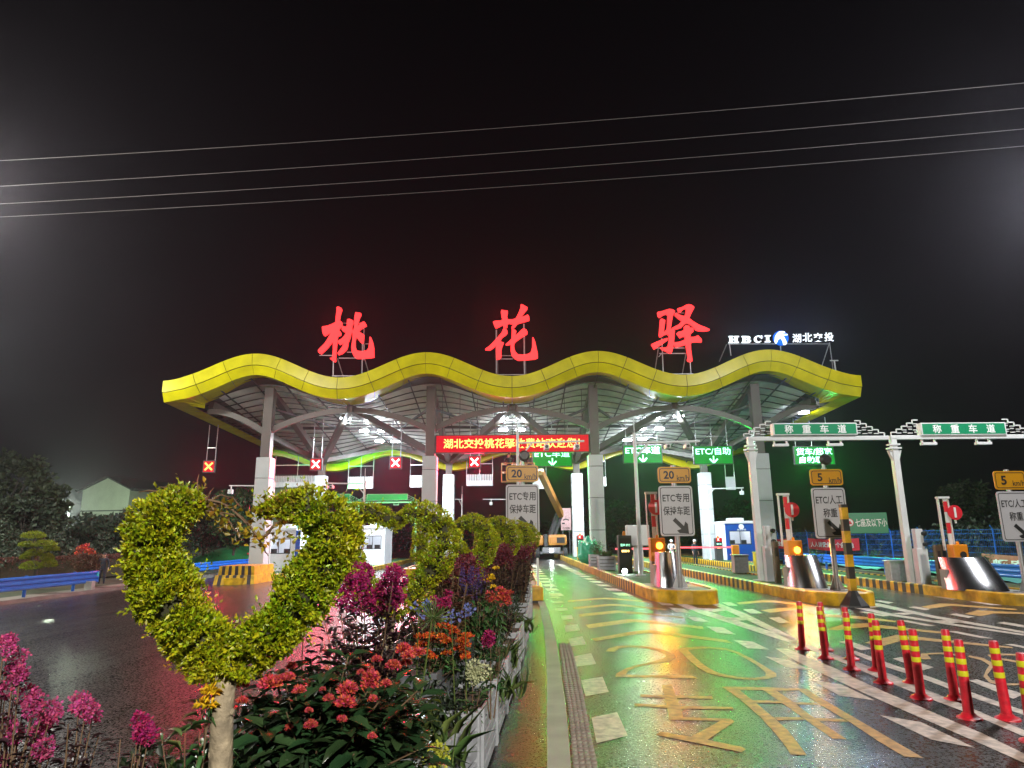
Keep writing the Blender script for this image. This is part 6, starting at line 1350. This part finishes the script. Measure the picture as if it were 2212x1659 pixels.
for k, (u, v, y, lb) in enumerate(((1085, 1290, 9.2, 'red kalanchoe clump with flat coral heads near the fence'), (1062, 1245, 10.5, 'yellow flower cluster rising above the wine-red shrubs'))):
    t = stems_plant('flower_clump', lb, 'flowers', (D(u, 1400, y).x, y, .42), [W2(u+RG.normal()*16, v+20+RG.random()*25, y+RG.normal()*.1) for _ in range(26)], M_myl if k == 0 else M_grn, .07, 12)
    for _ in range(16 if k == 0 else 7): cluster(t, W2(u+RG.normal()*(16 if k == 0 else 7), v+RG.normal()*(9 if k == 0 else 10), y), .055 if k == 0 else .04, 60, M_ixf if k == 0 else M_yef, .03, .3, .5)
for k, (u, v, y, m_) in enumerate(((1015, 1250, 8.6, M_wine), (985, 1225, 9.5, M_wine), (1040, 1215, 11.2, M_wine), (1065, 1200, 13, M_wine), (1090, 1205, 12.2, M_wine), (1112, 1195, 15.5, M_wine), (1128, 1200, 14.2, M_wine), (1135, 1185, 18, M_wine), (960, 1240, 8.0, M_bkl))):
    names_ = ('first', 'second', 'third', 'fourth', 'fifth', 'sixth', 'seventh', 'eighth', 'bronze')
    t = stems_plant('wine_myrtle', f'{names_[k]} wine-red crape myrtle from the camera along the right side of the hedge' if k < 8 else 'bronze crape myrtle behind the sparse shrub, under the third heart', 'crape myrtle', (D(u, 1300, y).x, y, .42), [W2(u+RG.normal()*170/y, v+abs(RG.normal())*260/y, y+RG.uniform(-.4, .4)) for _ in range(46)], M_myl, .075, 17, group='wine-red crape myrtles in the median' if k < 8 else None)
    for _ in range(22): cluster(t, W2(u+RG.normal()*150/y, v-60/y+RG.normal()*110/y, y+RG.uniform(-.3, .3)), .07, 70, m_ if k != 8 else M_wine, .036, 1, 1.3)
for u, v, y, m_, r, lb, cat in ((1022, 1450, 5.3, M_whf, .085, 'cream white hydrangea head between the slatted planters', 'hydrangea'), (940, 1632, 4.25, M_ygf, .085, 'lime yellow hydrangea head at the bottom among grass blades', 'hydrangea')):
    t = stems_plant('hydrangea', lb, cat, (D(u, v+100, y).x, y, .3), [W2(u, v+6, y), W2(u-18, v+40, y), W2(u+16, v+36, y)], M_grn, .07, 16, near=True)
    for k in range(5): cluster(t, W2(u+RG.normal()*9, v+RG.normal()*8, y), r*.62, 90, m_, .022, 1)
for u, v, y, lb in ((953, 1393-95, 5.9, 'wine pink feathery flower by the left of the blue ones'), (1060, 1385, 5.6, 'wine pink flower tuft over the white slatted fence')):
    t = stems_plant('amaranth', lb, 'flower', (D(u, 1500, y).x, y, .4), [W2(u, v, y), W2(u+20, v+30, y), W2(u-14, v+26, y)], M_grn, .08, 14, near=True)
    for k in range(5): cluster(t, W2(u+RG.normal()*10, v+RG.normal()*9, y), .035, 70, M_mag, .02, 1)
t = stems_plant('rudbeckia', 'yellow daisy-like flowers left of the pale front trunk', 'flowers', (D(440, 1600, 3.3).x, 3.3, .42), [W2(452, 1492, 3.3), W2(438, 1520, 3.3), W2(455, 1522, 3.3), W2(400, 1580, 3.2), W2(350, 1600, 3.2)], M_grn, .12, 9, lw=.25, near=True, curl=.6)
for u, v in ((456, 1492), (450, 1500), (437, 1522), (454, 1522)): cluster(t, W2(u, v, 3.22), .012, 26, M_yef, .04, .2, .4, wid=.35)
def grass(label, u, v, y, n, h, w=.12, z0_=.3, m_=None, name='ornamental_grass'):
    x = D(u, v, y).x; t = thing(name, label, 'grass', (x, y, z0_)); P = RG.normal(size=(n, 3))*np.array([w, w, 0]); N = RG.normal(size=(n, 3))*.33+np.array([0, 0, 1]); V, Fc = leafarr(P, N, h, .022, .3, .5, RG, near=True); leafobj('blades', V, Fc, m_ or M_grs, t)
    return t
grass('tuft of thin grass between the white planter and the grey one', 925, 1600, 4.75, 90, .34)
grass('reedy green tuft sticking out over the white fence', 1080, 1430, 6.6, 50, .28, .08)
grass('second reedy tuft farther along the white fence', 1100, 1365, 8.2, 50, .28, .08)
grass('third reedy tuft near the far end of the fence', 1124, 1300, 11.0, 50, .3, .1)
grass('narrow-leaved tuft between the front trunk and the pink myrtles', 395, 1620, 3.0, 60, .42, .12)
for k, (u, v, y) in enumerate(((1092, 1400, 7.2), (1118, 1325, 10.4), (1136, 1272, 14.5))):
    w_ = ('nearest', 'middle', 'farthest')[k]
    stems_plant('border_shrub', f'{w_} loose green border plant spilling over the white slatted fence', 'shrub', (D(u, v, y).x-.12, y, .3), [W2(u+RG.normal()*60/y-10, v-RG.random()*120/y, y+RG.uniform(-.35, .35)) for _ in range(12)], M_grn, .045, 9, lw=.3, group='green border plants along the fence')
# slatted planters along the median
XR = [(2.6, -.95), (4.0, -.60), (5.1, -.27), (6.5, -.16), (9, .03), (12.2, .22), (16, .40), (19.7, .50)]
def xr(y): return float(np.interp(y, [a for a, _ in XR], [b_ for _, b_ in XR]))
y = 3.3; k = 0
ordn = ['first', 'second', 'third', 'fourth', 'fifth', 'sixth', 'seventh', 'eighth', 'ninth', 'tenth', 'eleventh', 'twelfth', 'thirteenth', 'fourteenth', 'fifteenth']
while y < 18.6:
    d = 1.05; a = xr(y); c = xr(y+d); w = .36; an = math.atan2(-(c-a), d)
    slat_planter('slatted_planter', f'white slatted planter box, {ordn[k]} from the camera in the row beside the road', (a-w/2, y, 0), w, d-.06, .5 if k else .47, M_pw if k not in (1,) else M_pw, an, 5, 'white slatted planters beside the road'); y += d; k += 1
y = 5.45; k = 0
while y < 9.4:
    slat_planter('slatted_planter', f'grey slatted planter box with a thick rim, {ordn[k]} from the camera', (xr(y)-.72-.0*k, y, 0), .72, 1.1, .74, M_pg, -.10, 6, 'grey slatted planters in the median'); y += 1.3; k += 1
y = 2.3; k = 0
while y < 18.8:
    slat_planter('slatted_planter', f'grey planter box under the hedge, {ordn[k]} in the left row', (xr(y)-1.15 if y > 5 else -1.35, y, 0), 1.0 if y > 5 else 1.5, 1.25, .45, M_pg, -.06, 4, 'planters under the heart shrubs'); y += 1.34; k += 1
# ------------------------------------------------------------------ background trees
M_tr = leafmat('dull_green_tree_leaf', (.055, .075, .035), rough=.6, island=.4, sss=.2); M_tr2 = leafmat('dark_green_tree_leaf', (.030, .045, .022), rough=.6, island=.4, sss=.15)
M_tk = mat('dark_tree_bark', (.06, .05, .04), rough=.85, vary=.3)
def tree(label, x, y, z0_, h, r, n, size, m_, seed, name='broadleaf_tree', cat='tree', lo=.25, group=None):
    rng = np.random.default_rng(seed); t = thing(name, label, cat, (x, y, z0_), group=group); mb = MB(); C = []
    trunk(mb, [(0, 0, 0), (.02*h, 0, h*.3), (0, .02*h, h*.55)], .035*h*.6, .02*h*.6)
    nc = 26
    for k in range(nc):
        a = rng.uniform(0, 6.28); zz = lo+(1-lo)*rng.random(); rr_ = r*(math.sin(math.pi*min(1, (1.08-zz)/(1.08-lo)))**.7)*rng.uniform(.3, 1); c = np.array([math.cos(a)*rr_, math.sin(a)*rr_, zz*h*.93]); C.append((c, r*rng.uniform(.22, .42)))
        mb.tube([(0, 0, h*rng.uniform(.2, .5)), tuple(map(float, c*.6+np.array([0, 0, h*.1]))), tuple(map(float, c))], [.012*h, .007*h, .003*h], 5)
    mb.build('trunk', M_tk, t)
    out = []
    for c, cr_ in C:
        k = n//nc; U = rng.normal(size=(k, 3)); U /= np.linalg.norm(U, axis=1, keepdims=True); P = c+U*cr_*(rng.random((k, 1))**.45)*np.array([1, 1, .75]); out.append(leafarr(P, U*.6+rng.normal(size=(k, 3))+np.array([0, 0, .1]), size, .6, .3, .3, rng))
    V, Fc = joinv(out); leafobj('crown', V, Fc, m_, t); return t
def T(label, u, vt, vb, y, wpx, n, size, m_, seed, **k):
    a = D(u, vt, y); b_ = D(u, vb, y); s = (a-EYE).dot(_f)/F; z0_ = b_.z; return tree(label, a.x, y, z0_, a.z-z0_, wpx/2*s, n, size, m_, seed, **k)
T('tall grey-green tree at the left picture edge, left of the pale house', 30, 968, 1190, 52, 130, 4200, .42, M_tr, 1)
T('grey-green tree overlapping the left wall of the pale house', 112, 1040, 1195, 50, 86, 3600, .38, M_tr, 2)
T('dark tree below the gable of the pale house', 215, 1118, 1200, 48, 110, 3000, .34, M_tr2, 3)
T('dark leafy tree right of the pale house, behind the front heart', 300, 1100, 1200, 46, 90, 2600, .34, M_tr2, 4)
T('green tree left of the leftmost column, behind the heart opening', 515, 1062, 1200, 58, 110, 4200, .42, leafmat('green_lit_tree_leaf', (.035, .10, .03), rough=.6, island=.4), 5)
T('dim round tree seen through the gap of the front heart', 450, 1075, 1200, 60, 110, 3200, .4, M_tr2, 6)
T('small grey-green tree at far left behind the cloud-pruned pine', 60, 1080, 1205, 44, 130, 2800, .32, M_tr2, 7)
T('sparse dark tree on the right between the two gantry boards', 2075, 1030, 1165, 62, 95, 2600, .36, M_tr, 9)
T('dark tree at the right picture edge behind the 5 km/h sign', 2180, 1060, 1175, 55, 90, 2400, .34, M_tr2, 10)
T('dim bushy tree between the third column and the second 20 km/h sign', 1330, 1085, 1180, 110, 120, 2400, .6, M_tr2, 12)
T('dim bushy tree behind the blue booth', 1600, 1080, 1180, 110, 110, 2400, .6, M_tr2, 13)
# shrubs massed along both verges
def mass(label, x0, x1, y0, y1, z0_, h, n, size, m_, seed, name='shrubbery'):
    rng = np.random.default_rng(seed); P = rng.random((n, 3))*np.array([x1-x0, y1-y0, 1])+np.array([x0, y0, 0]); hh = h*(.65+.35*np.sin(P[:, 0]*.55+seed)*np.cos(P[:, 1]*.4)+.15*np.sin(P[:, 0]*1.9+P[:, 1])); P[:, 2] = z0_+hh*rng.random(n)**.45
    V, Fc = leafarr(P, rng.normal(size=(n, 3))+np.array([0, 0, .3]), size, .6, .3, .3, rng); o = leafobj(name, V, Fc, m_); o['kind'] = 'stuff'; o['label'] = label; o['category'] = 'shrubs'; return o
mass('dark shrubs massed behind the left guardrail and under the trees', -52, -25.5, 33, 60, 0, 3.0, 30000, .22, M_tr2, 21)
mass('dark shrubs massed beyond the mesh fence on the right', 27.5, 62, 38, 80, .2, 2.6, 26000, .26, M_tr2, 22)
mass('very dim far shrubs beyond the toll lanes', -20, 40, 112, 128, -.4, 5, 16000, .5, M_tr2, 23)
# low reddish hedge
def hedge(label, a, c, w, h, n, size, m_, z0_):
    a = Vector(a); c = Vector(c); L = (c-a).length; d = (c-a)/L; nn = Vector((-d.y, d.x, 0)); t = thing('clipped_hedge', label, 'hedge', (a.x, a.y, z0_)); rng = np.random.default_rng(4)
    s = rng.random((n, 1))*L; q = (rng.random((n, 1))-.5)*w; z = h*(1-.35*rng.random((n, 1))**2)*(1-.5*(rng.random((n, 1)) < .35)*rng.random((n, 1)))
    P = s*np.array(d)[None]+q*np.array(nn)[None]+np.array([0, 0, 1])*z; V, Fc = leafarr(P, rng.normal(size=(n, 3))+np.array([0, 0, .4]), size, .6, .3, .3, rng); leafobj('foliage', V, Fc, m_, t)
    mb = MB(); mb.bar((0, 0, h*.4), (c-a)+Vector((0, 0, h*.4)), w*.7, 0, h*.8); mb.build('inner_core', M_privd, t); return t  # solid dark core inside the hedge leaves
hedge('low reddish-brown clipped hedge behind the blue guardrail on the left', (-29, 26, 0), (-24.2, 44, 0), .9, 1.25, 14000, .09, leafmat('reddish_hedge_leaf', (.13, .055, .035), rough=.6, island=.4), gz(-20)+.3)
# cloud-pruned pine
def cloud_pine():
    y = 31.0; q = lambda u, v: D(u, v, y); b_ = q(72, 1245); t = thing('cloud_pruned_pine', 'small cloud-pruned pine with bright lime pads behind the left guardrail', 'pine', (b_.x, y, gz(-20)+.2)); s = (b_-EYE).dot(_f)/F
    mb = MB(); pts = [Vector((q(u, v).x, y, q(u, v).z))-t.location for u, v in ((74,1262),(78,1230),(70,1205),(82,1185),(74,1165),(76,1155))]; trunk(mb, pts, .09, .03); pads = [(101/2.212*1+4,0,0)]
    lst = [(62,1160,24,8),(44,1179,17,6),(86,1178,24,7),(99,1188,15,6),(60,1198,20,8),(40,1206,16,7),(84,1208,13,8),(56,1226,22,9),(88,1222,17,9)]; lst = [(u+14, v, w, h) for u, v, w, h in lst]
    for u, v, w, h in lst: c = q(u, v)-t.location; mb.tube([pts[2].lerp(pts[4], RG.random()), c], [.03, .015], 5)
    mb.build('trunk', M_tk, t)
    for u, v, w, h in lst:
        c = np.array(Vector((q(u, v).x, y+RG.uniform(-.2, .2), q(u, v).z))-t.location); n_ = 900; U = RG.normal(size=(n_, 3)); U /= np.linalg.norm(U, axis=1, keepdims=True); U[:, 2] = np.where(U[:, 2] < 0, U[:, 2]*.25, U[:, 2]); P = c+U*np.array([w*s, w*s*.8, h*s*1.4])*(1-.25*RG.random((n_, 1))); V, Fc = leafarr(P, U+np.array([0, 0, .8])+RG.normal(size=(n_, 3))*.5, .085, .35, .3, .2, RG); leafobj('foliage_pad', V, Fc, leafmat('lime_pine_needle', (.20, .25, .012), rough=.5, island=.3), t)
cloud_pine()
t = stems_plant('potted_shrub', 'bushy shrub with salmon-tipped leaves beside the standing man', 'shrub', (D(185, 1240, 34).x, 34.5, gz(-20)+.2), [D(RG.uniform(150, 225), RG.uniform(1185, 1225), 34.5+RG.uniform(-.5, .5)) for _ in range(60)], M_bkl, .16, 16)
for _ in range(9): cluster(t, D(RG.uniform(165, 220), RG.uniform(1180, 1196), 34.3), .12, 40, M_ixf, .10, .4)
for (x, y, lb) in ((4.25, 31.85, 'little dark shrub growing in the front white planter on the island'), (4.25, 35.35, 'little dark shrub growing in the rear white planter on the island')):
    t = stems_plant('potted_shrub', lb, 'shrub', (x, y, top(4.85)+.5), [Vector((x+RG.normal()*.22, y+RG.normal()*.2, top(4.85)+RG.uniform(.75, 1.5 if y > 33 else .85))) for _ in range(40)], M_grn, .09, 14)
for u, v, y, lb in ((1764, 1190, 40, 'small dark shrub on the right verge beside the red banner'), (1874, 1195, 44, 'pale leafy sapling on the teal netting, right of the red banner'), (2010, 1200, 38, 'small pale shrub on the teal netting right of the shared gantry post'), (1945+180, 1195, 34, 'small shrub on the slope near the faded banner')):
    p = D(u, v, y); t = stems_plant('sapling', lb, 'sapling', (p.x, y, gz(22)+.3), [D(u+RG.normal()*14, v+RG.normal()*14, y+RG.normal()*.3) for _ in range(30)], M_grn, .12, 12, group='saplings on the right verge')
# ------------------------------------------------------------------ night mist
mb = MB(); mb.box(-232, 232, -42, 402, -8, 26); hz = mb.build('haze', bpy.data.materials.new('mist')); hz['kind'] = 'stuff'; hz['label'] = 'thin night mist over the whole plaza'; hz['category'] = 'haze'
m = hz.data.materials[0]; m.use_nodes = True; n = m.node_tree.nodes; l = m.node_tree.links; n.clear()
o = n.new('ShaderNodeOutputMaterial'); v = n.new('ShaderNodeVolumePrincipled'); v.inputs['Color'].default_value = (.88, .86, 1, 1); v.inputs['Density'].default_value = .00034; v.inputs['Anisotropy'].default_value = .82
l.new(v.outputs[0], o.inputs['Volume'])
